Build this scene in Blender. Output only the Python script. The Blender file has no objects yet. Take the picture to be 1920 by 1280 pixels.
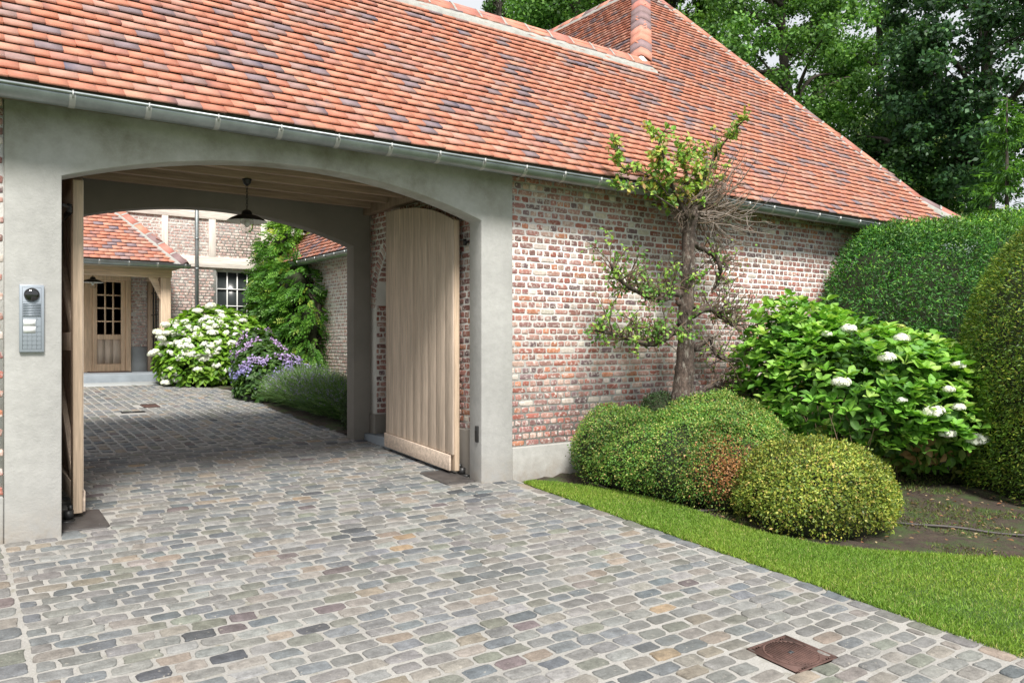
import bpy, math, random
import numpy as np
from mathutils import Vector, Matrix
R = math.radians
rng = np.random.default_rng(7)
random.seed(7)
sc = bpy.context.scene
col = sc.collection

# ------------------------------------------------------------------ camera, sky, sun, exposure
YAW = R(35.8); EYE = 1.35
cd = bpy.data.cameras.new('camera'); cam = bpy.data.objects.new('camera', cd); col.objects.link(cam)
cd.sensor_width = 36; cd.lens = 27.994; cd.clip_start = 0.05; cd.clip_end = 2000
cam.location = (0, 0, EYE); cam.rotation_euler = (R(90), 0, -YAW)
sc.camera = cam

SUN_DIR = Vector((-0.36, -1.0, 1.42)).normalized()      # towards the sun
elev = math.asin(SUN_DIR.z); azim = math.atan2(SUN_DIR.x, SUN_DIR.y)
w = bpy.data.worlds.new('World'); sc.world = w; w.use_nodes = True
nt = w.node_tree; N = nt.nodes; L = nt.links; bg = N['Background']
sky = N.new('ShaderNodeTexSky'); sky.sky_type = 'NISHITA'; sky.sun_disc = False
sky.sun_elevation = elev; sky.sun_rotation = azim; sky.air_density = 1.0; sky.dust_density = 2.0
tc = N.new('ShaderNodeTexCoord'); nz = N.new('ShaderNodeTexNoise'); nz.inputs['Scale'].default_value = 2.2; nz.inputs['Detail'].default_value = 6
rp = N.new('ShaderNodeValToRGB'); rp.color_ramp.elements[0].position = .34; rp.color_ramp.elements[1].position = .52
rp.color_ramp.elements[0].color = (.88, .88, .88, 1)
mx = N.new('ShaderNodeMix'); mx.data_type = 'RGBA'
mx.inputs['B'].default_value = (12.8, 13.3, 14.0, 1)      # white cloud deck
L.new(tc.outputs['Generated'], nz.inputs['Vector']); L.new(nz.outputs['Fac'], rp.inputs['Fac'])
L.new(rp.outputs['Color'], mx.inputs['Factor']); L.new(sky.outputs['Color'], mx.inputs['A']); L.new(mx.outputs['Result'], bg.inputs['Color'])
bg.inputs['Strength'].default_value = 0.0500
sd = bpy.data.lights.new('sun', 'SUN'); sd.energy = 4.8; sd.angle = R(18); sd.color = (1, .955, .89)
so = bpy.data.objects.new('sun', sd); col.objects.link(so); so.rotation_euler = SUN_DIR.to_track_quat('Z', 'Y').to_euler()
sc.view_settings.view_transform = 'Standard'; sc.view_settings.look = 'None'
sc.view_settings.exposure = 0.45; sc.view_settings.gamma = 1; sc.view_settings.use_curve_mapping = False
sc.cycles.max_bounces = 8; sc.cycles.transparent_max_bounces = 8; sc.cycles.use_denoising = True

# ------------------------------------------------------------------ helpers
CY_, SY_ = math.cos(YAW), math.sin(YAW); FPX = 1493.0
def PX(x, y, Y):                       # a point seen in the photo, on the upright plane Y = const
    r = (x-960)/FPX; u = (640-y)/FPX
    a = r*CY_+SY_; b = -r*SY_+CY_; d = Y/b
    return np.array((a*d, Y, EYE+u*d))
def zg(Y):                             # the drive climbs away from the camera
    Y = np.asarray(Y, float)
    return np.where(Y < 10, .065*(Y-6.3), .2405+.055*(Y-10))

def tagk(o, kind): o['kind'] = kind; return o
def thing(name, label, cat, loc=(0, 0, 0), group=None):
    o = bpy.data.objects.new(name, None); col.objects.link(o); o.empty_display_size = .1
    o.location = loc; o['label'] = label; o['category'] = cat
    if group: o['group'] = group
    return o
def tag(o, label, cat, group=None):
    o['label'] = label; o['category'] = cat
    if group: o['group'] = group
    return o
def wloc(o):
    v = Vector((0, 0, 0)); 
    while o: v += Vector(o.location); v += o.matrix_parent_inverse.translation; o = o.parent
    return v
def adopt(o, parent):
    if parent:
        o.parent = parent; o.matrix_parent_inverse = Matrix.Translation(-wloc(parent))
    return o

class MB:
    def __init__(s): s.V = []; s.F = []; s.C = []; s.n = 0
    def add(s, V, F, c=None):
        V = np.asarray(V, float).reshape(-1, 3)
        for f in (F if isinstance(F, list) and len(F) and isinstance(F[0], np.ndarray) and F[0].ndim == 2 else [np.asarray(F)]):
            s.F.append(np.asarray(f, int)+s.n)
        if c is None: c = (1, 1, 1)
        c = np.asarray(c, float)
        if c.ndim == 1: c = np.tile(c, (len(V), 1))
        s.V.append(V); s.C.append(c); s.n += len(V); return s
    def box(s, x0, x1, y0, y1, z0, z1, c=None):
        V = [(x, y, z) for z in (z0, z1) for y in (y0, y1) for x in (x0, x1)]
        return s.add(V, [(0, 2, 3, 1), (4, 5, 7, 6), (0, 1, 5, 4), (2, 6, 7, 3), (0, 4, 6, 2), (1, 3, 7, 5)], c)
    def obox(s, a, b, w, h, up=(0, 0, 1), c=None, w2=None):   # bar from a to b, width w, height h
        a = np.array(a, float); b = np.array(b, float); d = b-a; d = d/np.linalg.norm(d)
        up = np.array(up, float); sd_ = np.cross(d, up); sd_ /= np.linalg.norm(sd_); up = np.cross(sd_, d)
        V = []
        for p in (a, b):
            for i, j in ((-1, -1), (1, -1), (1, 1), (-1, 1)): V.append(p+sd_*i*w/2+up*j*h/2)
        return s.add(V, [(0, 1, 2, 3), (7, 6, 5, 4), (0, 4, 5, 1), (1, 5, 6, 2), (2, 6, 7, 3), (3, 7, 4, 0)], c)
    def tube(s, pts, rad, n=8, c=None, cap=True, jit=0):
        pts = np.asarray(pts, float); m = len(pts)
        rad = np.full(m, rad) if np.isscalar(rad) else np.asarray(rad, float)
        t = np.gradient(pts, axis=0); t /= (np.linalg.norm(t, axis=1)[:, None]+1e-9)
        ref = np.array((0, 0, 1.)) if abs(t[0, 2]) < .9 else np.array((1., 0, 0))
        V = np.zeros((m, n, 3)); a = np.arange(n)*2*math.pi/n
        u = np.cross(t[0], ref); u /= np.linalg.norm(u)
        for i in range(m):
            u = u-t[i]*np.dot(u, t[i]); u /= (np.linalg.norm(u)+1e-9); v = np.cross(t[i], u)
            rr = rad[i]*(1+jit*rng.uniform(-1, 1, n)) if jit else rad[i]*np.ones(n)
            V[i] = pts[i]+(np.cos(a)*rr)[:, None]*u+(np.sin(a)*rr)[:, None]*v
        i, j = np.meshgrid(np.arange(m-1), np.arange(n), indexing='ij')
        q = np.stack([i*n+j, i*n+(j+1) % n, (i+1)*n+(j+1) % n, (i+1)*n+j], -1).reshape(-1, 4)
        F = [q]
        if cap: F += [np.array([list(range(n))[::-1]]), np.array([[(m-1)*n+k for k in range(n)]])]
        return s.add(V.reshape(-1, 3), F, c)
    def lathe(s, prof, cx, cy, n=24, c=None):
        prof = np.asarray(prof, float); m = len(prof); a = np.arange(n)*2*math.pi/n
        V = np.zeros((m, n, 3)); V[:, :, 0] = cx+prof[:, :1]*np.cos(a); V[:, :, 1] = cy+prof[:, :1]*np.sin(a); V[:, :, 2] = prof[:, 1:2]
        i, j = np.meshgrid(np.arange(m-1), np.arange(n), indexing='ij')
        q = np.stack([i*n+j, i*n+(j+1) % n, (i+1)*n+(j+1) % n, (i+1)*n+j], -1).reshape(-1, 4)
        return s.add(V.reshape(-1, 3), [q], c)
    def prism(s, poly, ax, lo, hi, c=None):   # polygon in the two other axes, extruded along ax
        n = len(poly); V = []
        for t in (lo, hi):
            for p, q in poly:
                V.append({'y': (p, t, q), 'x': (t, p, q), 'z': (p, q, t)}[ax])
        F = [np.array([list(range(n))[::-1]]), np.array([list(range(n, 2*n))]), np.array([(i, (i+1) % n, n+(i+1) % n, n+i) for i in range(n)])]
        return s.add(V, F, c)
    def build(s, name, m, parent=None, smooth=False, bevel=0):
        V = np.concatenate(s.V).astype(np.float32); C = np.concatenate(s.C)
        me = bpy.data.meshes.new(name); me.vertices.add(len(V)); me.vertices.foreach_set('co', V.ravel())
        loops = np.concatenate([f.ravel() for f in s.F]); tot = np.concatenate([np.full(len(f), f.shape[1]) for f in s.F])
        start = np.concatenate([[0], np.cumsum(tot)[:-1]])
        me.loops.add(len(loops)); me.loops.foreach_set('vertex_index', loops.astype(np.int32))
        me.polygons.add(len(tot)); me.polygons.foreach_set('loop_start', start.astype(np.int32)); me.polygons.foreach_set('loop_total', tot.astype(np.int32))
        if smooth: me.polygons.foreach_set('use_smooth', np.ones(len(tot), bool))
        me.update(calc_edges=True)
        at = me.color_attributes.new('Col', 'FLOAT_COLOR', 'POINT')
        at.data.foreach_set('color', np.concatenate([C, np.ones((len(C), 1))], 1).astype(np.float32).ravel())
        me.materials.append(m)
        o = bpy.data.objects.new(name, me); col.objects.link(o); adopt(o, parent)
        if bevel:
            b = o.modifiers.new('bevel', 'BEVEL'); b.width = bevel; b.segments = 2; b.limit_method = 'ANGLE'
        return o

def mat(name, base=(.5, .5, .5), rough=.7, attr=False, n1=None, n2=None, bump=None, metal=0, spec=.5, trans=0, over=None, stretch=None, coat=0):
    """base colour (or attribute Col) times noises n=(scale, low, high); bump=(scale, distance); over=(colour, scale, lo, hi) patches of another colour"""
    m = bpy.data.materials.new(name); m.use_nodes = True; t = m.node_tree; N = t.nodes; L = t.links
    p = N['Principled BSDF']; p.inputs['Roughness'].default_value = rough; p.inputs['Metallic'].default_value = metal
    p.inputs['Specular IOR Level'].default_value = spec
    tc = N.new('ShaderNodeTexCoord'); src = tc.outputs['Object']
    if stretch:
        mp = N.new('ShaderNodeMapping'); mp.inputs['Scale'].default_value = stretch; L.new(src, mp.inputs['Vector']); src = mp.outputs['Vector']
    def noise(scale, det=5, rgh=.6):
        n = N.new('ShaderNodeTexNoise'); n.inputs['Scale'].default_value = scale; n.inputs['Detail'].default_value = det; n.inputs['Roughness'].default_value = rgh
        L.new(src, n.inputs['Vector']); return n.outputs['Fac']
    if attr:
        a = N.new('ShaderNodeAttribute'); a.attribute_name = 'Col'; c = a.outputs['Color']
    else:
        a = N.new('ShaderNodeRGB'); a.outputs[0].default_value = (*base, 1); c = a.outputs[0]
    for nn in (n1, n2):
        if nn:
            mr = N.new('ShaderNodeMapRange'); mr.inputs['From Min'].default_value = .3; mr.inputs['From Max'].default_value = .7
            mr.inputs['To Min'].default_value = nn[1]; mr.inputs['To Max'].default_value = nn[2]; L.new(noise(nn[0]), mr.inputs['Value'])
            v = N.new('ShaderNodeVectorMath'); v.operation = 'SCALE'; L.new(c, v.inputs[0]); L.new(mr.outputs['Result'], v.inputs['Scale']); c = v.outputs[0]
    for ov in (over if isinstance(over, list) else [over] if over else []):
        mr = N.new('ShaderNodeMapRange'); mr.inputs['From Min'].default_value = ov[2]; mr.inputs['From Max'].default_value = ov[3]; mr.clamp = True
        L.new(noise(ov[1], 8, .68), mr.inputs['Value'])
        f = mr.outputs['Result']
        if len(ov) > 4:                      # only below a height (splash stains etc.)
            sp = N.new('ShaderNodeSeparateXYZ'); L.new(tc.outputs['Object'], sp.inputs[0])
            m2 = N.new('ShaderNodeMapRange'); m2.inputs['From Min'].default_value = ov[4]; m2.inputs['From Max'].default_value = ov[5]
            L.new(sp.outputs['Z'], m2.inputs['Value']); mu = N.new('ShaderNodeMath'); mu.operation = 'MULTIPLY'
            L.new(f, mu.inputs[0]); L.new(m2.outputs['Result'], mu.inputs[1]); f = mu.outputs[0]
        mi = N.new('ShaderNodeMix'); mi.data_type = 'RGBA'; mi.inputs['B'].default_value = (*ov[0], 1)
        L.new(c, mi.inputs['A']); L.new(f, mi.inputs['Factor']); c = mi.outputs['Result']
    L.new(c, p.inputs['Base Color'])
    if bump:
        bs = bump if isinstance(bump, list) else [bump]; prev = None
        for sc_, di in bs:
            b = N.new('ShaderNodeBump'); b.inputs['Distance'].default_value = di; b.inputs['Strength'].default_value = 1
            L.new(noise(sc_, 6, .65), b.inputs['Height'])
            if prev: L.new(prev, b.inputs['Normal'])
            prev = b.outputs['Normal']
        L.new(prev, p.inputs['Normal'])
    if trans:
        tr = N.new('ShaderNodeBsdfTranslucent'); ms = N.new('ShaderNodeMixShader'); ms.inputs[0].default_value = trans
        sc2 = N.new('ShaderNodeVectorMath'); sc2.operation = 'MULTIPLY'; sc2.inputs[1].default_value = (1.25, 1.3, .6); L.new(c, sc2.inputs[0])
        L.new(sc2.outputs[0], tr.inputs['Color']); L.new(p.outputs[0], ms.inputs[1]); L.new(tr.outputs[0], ms.inputs[2])
        L.new(ms.outputs[0], N['Material Output'].inputs['Surface'])
    return m

M = {}
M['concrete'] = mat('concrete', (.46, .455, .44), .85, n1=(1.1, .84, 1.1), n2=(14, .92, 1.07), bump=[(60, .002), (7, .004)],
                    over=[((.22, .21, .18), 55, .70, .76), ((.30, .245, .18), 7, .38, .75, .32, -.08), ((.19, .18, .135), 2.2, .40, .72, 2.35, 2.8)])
M['plinth'] = mat('plinth_concrete', (.37, .365, .345), .88, n1=(1.6, .82, 1.1), n2=(16, .9, 1.08), bump=[(60, .002), (7, .005)], over=[((.22, .21, .18), 55, .70, .76), ((.25, .20, .15), 7, .36, .70, .22, -.05)])
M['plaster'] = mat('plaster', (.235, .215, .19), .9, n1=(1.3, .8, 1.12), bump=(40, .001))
M['mortar'] = mat('mortar', (.73, .715, .685), .95, n1=(3, .86, 1.1), bump=(90, .003))
M['brick'] = mat('brick', attr=True, rough=.92, n1=(35, .75, 1.2), bump=[(55, .0022)], over=[((.66, .59, .55), 30, .51, .63), ((.10, .07, .065), 70, .66, .74)])
M['brickfar'] = mat('brick_limed', attr=True, rough=.92, n1=(35, .8, 1.2), bump=(55, .003), over=[((.68, .64, .58), 13, .50, .58)])
M['tile'] = mat('roof_tile', attr=True, rough=.88, n1=(12, .86, 1.12), n2=(120, .88, 1.12), bump=(110, .0015), spec=.15, over=[((.30, .22, .22), 11, .58, .78), ((.16, .12, .11), 40, .70, .78), ((.55, .45, .38), 17, .68, .78)])
M['ridge'] = mat('ridge_tile', attr=True, rough=.75, n1=(9, .82, 1.15), n2=(150, .92, 1.08), bump=(120, .001), spec=.3)
M['bedding'] = mat('bedding_mortar', (.36, .36, .335), .95, n1=(14, .8, 1.1), bump=(40, .006))
M['sett'] = mat('sett', attr=True, rough=.72, n1=(18, .70, 1.24), n2=(110, .82, 1.16), bump=[(60, .005), (14, .012)], over=[((.40, .37, .32), 30, .62, .72), ((.10, .10, .09), 1.1, .52, .80)], spec=.4)
M['joint'] = mat('joint_mortar', (.325, .315, .295), .95, n1=(2.2, .80, 1.1), n2=(120, .8, 1.15), bump=(80, .005), over=[((.17, .16, .12), 9, .56, .74), ((.12, .15, .06), 5, .66, .76)])
M['zinc'] = mat('zinc', (.30, .335, .34), .42, metal=.75, n1=(6, .78, 1.15), bump=(30, .0006))
M['steel'] = mat('steel', (.5, .5, .5), .35, metal=.9)
M['oak'] = mat('oak', attr=True, rough=.75, n1=(3.5, .80, 1.15), n2=(14, .86, 1.12), bump=(16, .0012), stretch=(7, 7, .35), spec=.3)
M['oakh'] = mat('oak_horizontal', attr=True, rough=.75, n1=(3.5, .72, 1.22), n2=(14, .86, 1.12), bump=(16, .0012), stretch=(.35, 7, 7), spec=.3)
M['bluestone'] = mat('bluestone', (.24, .27, .30), .7, n1=(3, .8, 1.2), bump=(40, .002))
M['stoneslab'] = mat('stone_slab', (.36, .38, .385), .8, n1=(3, .86, 1.12), bump=(40, .0015))
M['rust'] = mat('rusty_iron', (.105, .058, .048), .75, n1=(14, .7, 1.35), bump=(90, .001), metal=.2)
M['iron'] = mat('black_iron', (.018, .018, .018), .45, spec=.5)
M['ironplate'] = mat('iron_plate', (.095, .088, .085), .55, n1=(10, .7, 1.4), metal=.5)
M['alu'] = mat('anodised_aluminium', (.34, .38, .43), .45, metal=.35)
M['groove'] = mat('dark_groove', (.05, .055, .06), .6)
M['label'] = mat('name_card', (.78, .79, .79), .4)
M['white'] = mat('white_paint', (.74, .74, .72), .5, n1=(5, .95, 1.03))
M['enamel'] = mat('enamel', (.7, .7, .66), .3)
M['pane'] = mat('dark_glass', (.030, .036, .036), .22, spec=.35)
M['soil'] = mat('soil', (.052, .037, .027), .98, n1=(5, .6, 1.35), n2=(60, .7, 1.4), bump=[(12, .03), (90, .008)], over=[((.045, .075, .018), 4.5, .46, .62)])
M['turf'] = mat('turf', (.06, .11, .02), .95, n1=(3, .8, 1.2), bump=(70, .02))
M['bark'] = mat('bark', (.085, .062, .05), .95, n1=(16, .35, 1.9), n2=(60, .6, 1.4), bump=[(24, .05), (70, .012)], stretch=(1, 1, .4), over=[((.26, .235, .20), 22, .54, .62), ((.10, .11, .03), 6, .60, .70)])
M['darkbark'] = mat('dark_bark', (.06, .05, .04), .95, n1=(9, .7, 1.3), bump=(20, .02))
M['twig'] = mat('twig', attr=True, rough=.9, n1=(30, .7, 1.3))
M['leaf'] = mat('leaf', attr=True, rough=.5, trans=.3, spec=.3, n1=(30, .82, 1.15))
M['smallleaf'] = mat('small_leaf', attr=True, rough=.5, trans=.2, spec=.35)
M['farleaf'] = mat('far_leaf', attr=True, rough=.5, trans=.3, spec=.35)
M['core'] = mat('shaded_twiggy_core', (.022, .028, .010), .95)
M['petal'] = mat('petal', attr=True, rough=.6, trans=.2, spec=.2)
M['grass'] = mat('grass_blade', attr=True, rough=.55, trans=.3, spec=.3)
M['hose'] = mat('hose', (.04, .035, .032), .6, n1=(8, .7, 2.2))
M['curtain'] = mat('curtain', (.35, .37, .36), .9)
g = bpy.data.materials.new('clear_glass'); g.use_nodes = True; gp = g.node_tree.nodes['Principled BSDF']
gp.inputs['Transmission Weight'].default_value = 1; gp.inputs['Roughness'].default_value = .03; gp.inputs['IOR'].default_value = 1.18; gp.inputs['Base Color'].default_value = (.93, .93, .92, 1)
M['glass'] = g

def pick(pal, n, jit=.12, w=None):
    pal = np.array(pal, float); w = None if w is None else np.array(w)/np.sum(w)
    c = pal[rng.choice(len(pal), n, p=w)]
    return np.clip(c*(1+rng.uniform(-jit, jit, (n, 1)))*(1+rng.uniform(-jit*.15, jit*.15, (n, 3))), 0, 1)

# --- leaf cards
LEAF4 = (np.array([(0, 0, 0), (.45, .5, .08), (1, 0, 0), (.45, -.5, .08)]), [np.array([(0, 3, 2, 1)])])
LEAFD = (np.array([(0, 0, 0), (.4, 0, -.04), (1, 0, -.16), (.22, .36, .05), (.58, .46, .06), (.85, .22, -.06), (.22, -.36, .05), (.58, -.46, .06), (.85, -.22, -.06)]),
         [np.array([(0, 1, 3, 3), (0, 6, 1, 1)])[:, :3], np.array([(1, 4, 3), (1, 2, 5), (1, 5, 4), (1, 6, 7), (1, 8, 2), (1, 7, 8)])])
BLADE = (np.array([(0, -.5, 0), (0, .5, 0), (.55, .4, .12), (.55, -.4, .12), (1, 0, .45)]), [np.array([(0, 1, 2, 3)]), np.array([(3, 2, 4)])])
def unit(v): return v/(np.linalg.norm(v, axis=-1, keepdims=True)+1e-9)
def rvec(n): return unit(rng.normal(size=(n, 3)))
def cards(mb, P, T, Nn, Ln, Wd, C, tpl=LEAF4):
    """leaf cards: base P, direction T, face normal N, length, width, colour each"""
    n = len(P); T = unit(T); B = unit(np.cross(Nn, T)); Nn = np.cross(T, B)
    tv, tf = tpl; k = len(tv); Ln = np.broadcast_to(Ln, n); Wd = np.broadcast_to(Wd, n)
    V = P[:, None]+tv[None, :, :1]*(T*Ln[:, None])[:, None]+tv[None, :, 1:2]*(B*Wd[:, None])[:, None]+tv[None, :, 2:]*(Nn*Ln[:, None])[:, None]
    F = [(f[None]+(np.arange(n)*k)[:, None, None]).reshape(-1, f.shape[1]) for f in tf]
    mb.add(V.reshape(-1, 3), F, np.repeat(C, k, 0))

# --- stones (setts, bricks): irregular rounded rectangles on a mapped surface
def stones(mb, uv, hw, mapf, h, C, K=12, ex=4.5, jit=.05, inset=.006, tilt=0):
    n = len(uv); a = (np.arange(K)+.5)*2*math.pi/K
    c, s = np.cos(a), np.sin(a); p = 2/ex
    ring = np.stack([np.sign(c)*abs(c)**p, np.sign(s)*abs(s)**p], -1)[None]
    harm = sum(rng.normal(0, jit*am, (n, 1))*np.cos(kk*a[None]+rng.uniform(0, 6.28, (n, 1))) for kk, am in ((2, .9), (3, 1.0), (4, .8), (6, .6)))
    ring = ring*(1+harm[..., None]+rng.normal(0, jit*.5, (n, K, 1)))+rng.normal(0, jit*.3, (n, K, 2))
    o1 = uv[:, None]+ring*hw[:, None]; ins = np.minimum(inset/hw, .35)
    o2 = uv[:, None]+ring*(hw*(1-ins))[:, None]
    o3 = uv[:, None]+ring*(hw*(1-2.6*ins))[:, None]
    hh = (h*(1+rng.uniform(-.35, .35, n)))[:, None]; tl = rng.normal(0, tilt, (n, 2))
    tw = lambda o: ((o-uv[:, None])*tl[:, None]).sum(-1)
    w0 = np.full((n, K), -.012); w1 = hh*.45+tw(o1); w2 = hh*.9+tw(o2); w3 = hh*1.05+tw(o3)
    V = np.stack([mapf(o[..., 0], o[..., 1], ww) for o, ww in ((o1, w0), (o1, w1), (o2, w2), (o3, w3))], 1)   # n,4,K,3
    base = (np.arange(n)*4*K)[:, None]; k = np.arange(K); k2 = (k+1) % K; F = []
    for r in range(3):
        F.append(np.stack([base+r*K+k, base+r*K+k2, base+(r+1)*K+k2, base+(r+1)*K+k], -1).reshape(-1, 4))
    F.append(base+3*K+k)
    mb.add(V.reshape(-1, 3), F, np.repeat(C, 4*K, 0))

BRICKS = [(.34, .125, .095), (.38, .185, .155), (.30, .145, .13), (.25, .14, .125), (.19, .125, .13), (.47, .20, .12), (.46, .31, .26), (.60, .52, .46), (.40, .23, .195)]
BW = [3.2, 3.6, 4, 3, 2, 1.2, 2.8, 2.0, 4]
def brickwall(mb, u0, u1, v0, v1, mapf, hole=None, pal=BRICKS, wts=BW, h=.0045, K=12, pale=0):
    uv = []; hw = []; k = 0; v = v0
    while v < v1-.01:
        st = (k % 2 == 0); p = .18 if st else .09; off = 0 if k % 4 < 2 else (.09 if st else 0); off += .045 if not st else 0
        vh = min(.050, v1-v)
        x = u0-p+(off % p)-.02*rng.random()
        while x < u1:
            a = max(x+.006, u0+.002); b = min(x+p-.006, u1-.002)
            if b-a > .022:
                cc = ((a+b)/2+rng.normal(0, .0015), v+vh/2+rng.normal(0, .0015))
                if hole is None or not hole(cc[0], cc[1]):
                    uv.append(cc); hw.append(((b-a)/2*rng.uniform(.93, 1), vh/2*rng.uniform(.9, 1.06)))
            x += p*(1+rng.uniform(-.02, .02))
        v += .065; k += 1
    uv = np.array(uv); hw = np.array(hw); C = pick(pal, len(uv), .2, wts)
    if pale: C = C*(1-pale)+np.array((.64, .545, .50))*pale
    stones(mb, uv, hw, mapf, h, C, K=K, ex=6, jit=.035, inset=.004, tilt=.008)

# --- roof tiles on a plane: origin O, along U, up the slope S, normal Nn
TILES = [(.63, .27, .185), (.66, .30, .21), (.60, .26, .185), (.66, .34, .25), (.55, .27, .215), (.43, .285, .265), (.32, .245, .265), (.62, .34, .27)]
TW = [4, 4, 3, 2.6, 2.6, 2.3, 1.9, 2.6]
def tiles(mb, O, U, S, Nn, u0, u1, s1, inside, gauge=.1, wid=.17, th=.018):
    O, U, S, Nn = (np.array(q, float) for q in (O, U, S, Nn)); us = []; ss = []
    nr = int(s1/gauge)
    for r in range(nr):
        x = u0+(wid/2 if r % 2 else 0)+rng.uniform(-.012, .012); 
        while x < u1:
            if inside(x+wid/2, (r+.5)*gauge): us.append(x); ss.append(r*gauge)
            x += wid
    us = np.array(us); ss = np.array(ss); n = len(us); C = pick(TILES, n, .06, TW)*.90
    j = rng.normal(0, .0032, (n, 2)); lift = rng.uniform(.0, .005, n); rot = rng.normal(0, .007, n); cam_ = np.zeros(n)
    V = []
    for top in (0, 1):
        for (du, dv) in ((.0005, 0), (wid/2, 0), (wid-.0005, 0), (wid-.0005, gauge*1.35), (.0005, gauge*1.35)):
            u = us+du+rng.normal(0, .0007, n); s_ = ss+j[:, 0]+dv+rot*(du-wid/2)
            base = .036+lift if dv == 0 else .001+lift*.3
            if dv == 0 and du == wid/2: base = base+cam_
            hgt = base+(th if top else 0)
            V.append(O+u[:, None]*U+s_[:, None]*S+(hgt if np.ndim(hgt) else np.full(n, hgt))[:, None]*Nn)
    V = np.stack(V, 1)     # n,10,3
    b = (np.arange(n)*10)[:, None]
    F = [b+np.array([5, 6, 9]), b+np.array([6, 7, 8]), b+np.array([6, 8, 9]), b+np.array([0, 1, 6, 5]), b+np.array([1, 2, 7, 6]), b+np.array([2, 3, 8, 7]), b+np.array([4, 0, 5, 9])]
    # scorched blue-grey ends on some tiles
    CC = np.repeat(C[:, None], 10, 1); sc_ = rng.random(n) < .10; 
    CC[sc_][:, :, :] = CC[sc_]
    idx = np.where(sc_)[0]; side = rng.random(len(idx)) < .5
    for q, i in enumerate(idx):
        vs = (0, 5, 4, 9) if side[q] else (2, 7, 3, 8)
        CC[i, list(vs)] = CC[i, list(vs)]*np.array((.62, .74, .92))
    mb.add(V.reshape(-1, 3), F, CC.reshape(-1, 3))

RIDGE = [(.52, .215, .155), (.56, .25, .18), (.47, .19, .15), (.25, .17, .17), (.55, .23, .16)]
def ridge_run(parent, A, B, nrm1, nrm2, length=.36, wid=.16, drop=.8, holes=(), name='ridge_tile', bed=True, gap=.02, lift=.05, bedw=1.3):
    """saddle tiles laid from A to B over the meeting of two slopes"""
    A = np.array(A, float); B = np.array(B, float); d = B-A; Lg = np.linalg.norm(d); d /= Lg
    up = unit(np.array(nrm1, float)+np.array(nrm2, float)); up = unit(up-d*np.dot(up, d)); sd_ = np.cross(d, up)
    n = int(Lg/length+.5); length = Lg/n; 
    prof = [(-wid, -drop*wid), (-wid*.55, -drop*wid*.42), (-wid*.22, -.012), (0, .004), (wid*.22, -.012), (wid*.55, -drop*wid*.42), (wid, -drop*wid)]
    mt = MB(); mm = MB()
    if bed:
        bw = bedw
        bp = [(-wid*(bw+.08), -drop*wid*bw-.07), (-wid*bw, -drop*wid*bw), (-wid*.9, -drop*wid*1.0), (0, -.05), (wid*.9, -drop*wid*1.0), (wid*bw, -drop*wid*bw), (wid*(bw+.08), -drop*wid*bw-.07)]
        ns = n*4; V = []
        for i in range(ns+1):
            o = A+d*(Lg*i/ns)
            for a, b in bp: V.append(o+sd_*(a+rng.normal(0, .004))+up*(b+lift+rng.normal(0, .003)))
        k = len(bp); F = [(i*k+j, i*k+j+1, (i+1)*k+j+1, (i+1)*k+j) for i in range(ns) for j in range(k-1)]
        mm.add(V, F)
    for i in range(n):
        c = pick(RIDGE, 1, .08)[0]
        t0, t1 = i*length+gap/2, (i+1)*length-gap/2; V = []
        jz = rng.normal(0, .003)
        for t, off in ((t0, 0), (t1, 0), (t1, -.018), (t0, -.018)):
            o = A+d*t
            for a, b in prof: V.append(o+sd_*a*(1+.03*(t == t1))+up*(b+lift+off+jz))
        k = len(prof); F = []
        for r in range(3): F += [(r*k+j, r*k+j+1, (r+1)*k+j+1, (r+1)*k+j) for j in range(k-1)]
        F += [(3*k+j, 3*k+j+1, j+1, j) for j in range(k-1)]
        F += [(0, k, 2*k, 3*k), (k-1, 4*k-1, 3*k-1, 2*k-1)]
        if c[0] > .3 and rng.random() < .3: pass
        mt.add(V, F, c)
        if i < n-1:      # mortar collar between two tiles
            V = []
            for t, off in (((i+1)*length-gap*.8, .0035), ((i+1)*length+gap*.8, .0035)):
                o = A+d*t
                for a, b in prof: V.append(o+sd_*a*1.01+up*(b+lift+off))
            mm.add(V, [(j, j+1, k+j+1, k+j) for j in range(k-1)])
    r = mt.build(name, M['ridge'], parent)
    if bed: mm.build('mortar_bedding', M['bedding'], parent)
    return r

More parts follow.
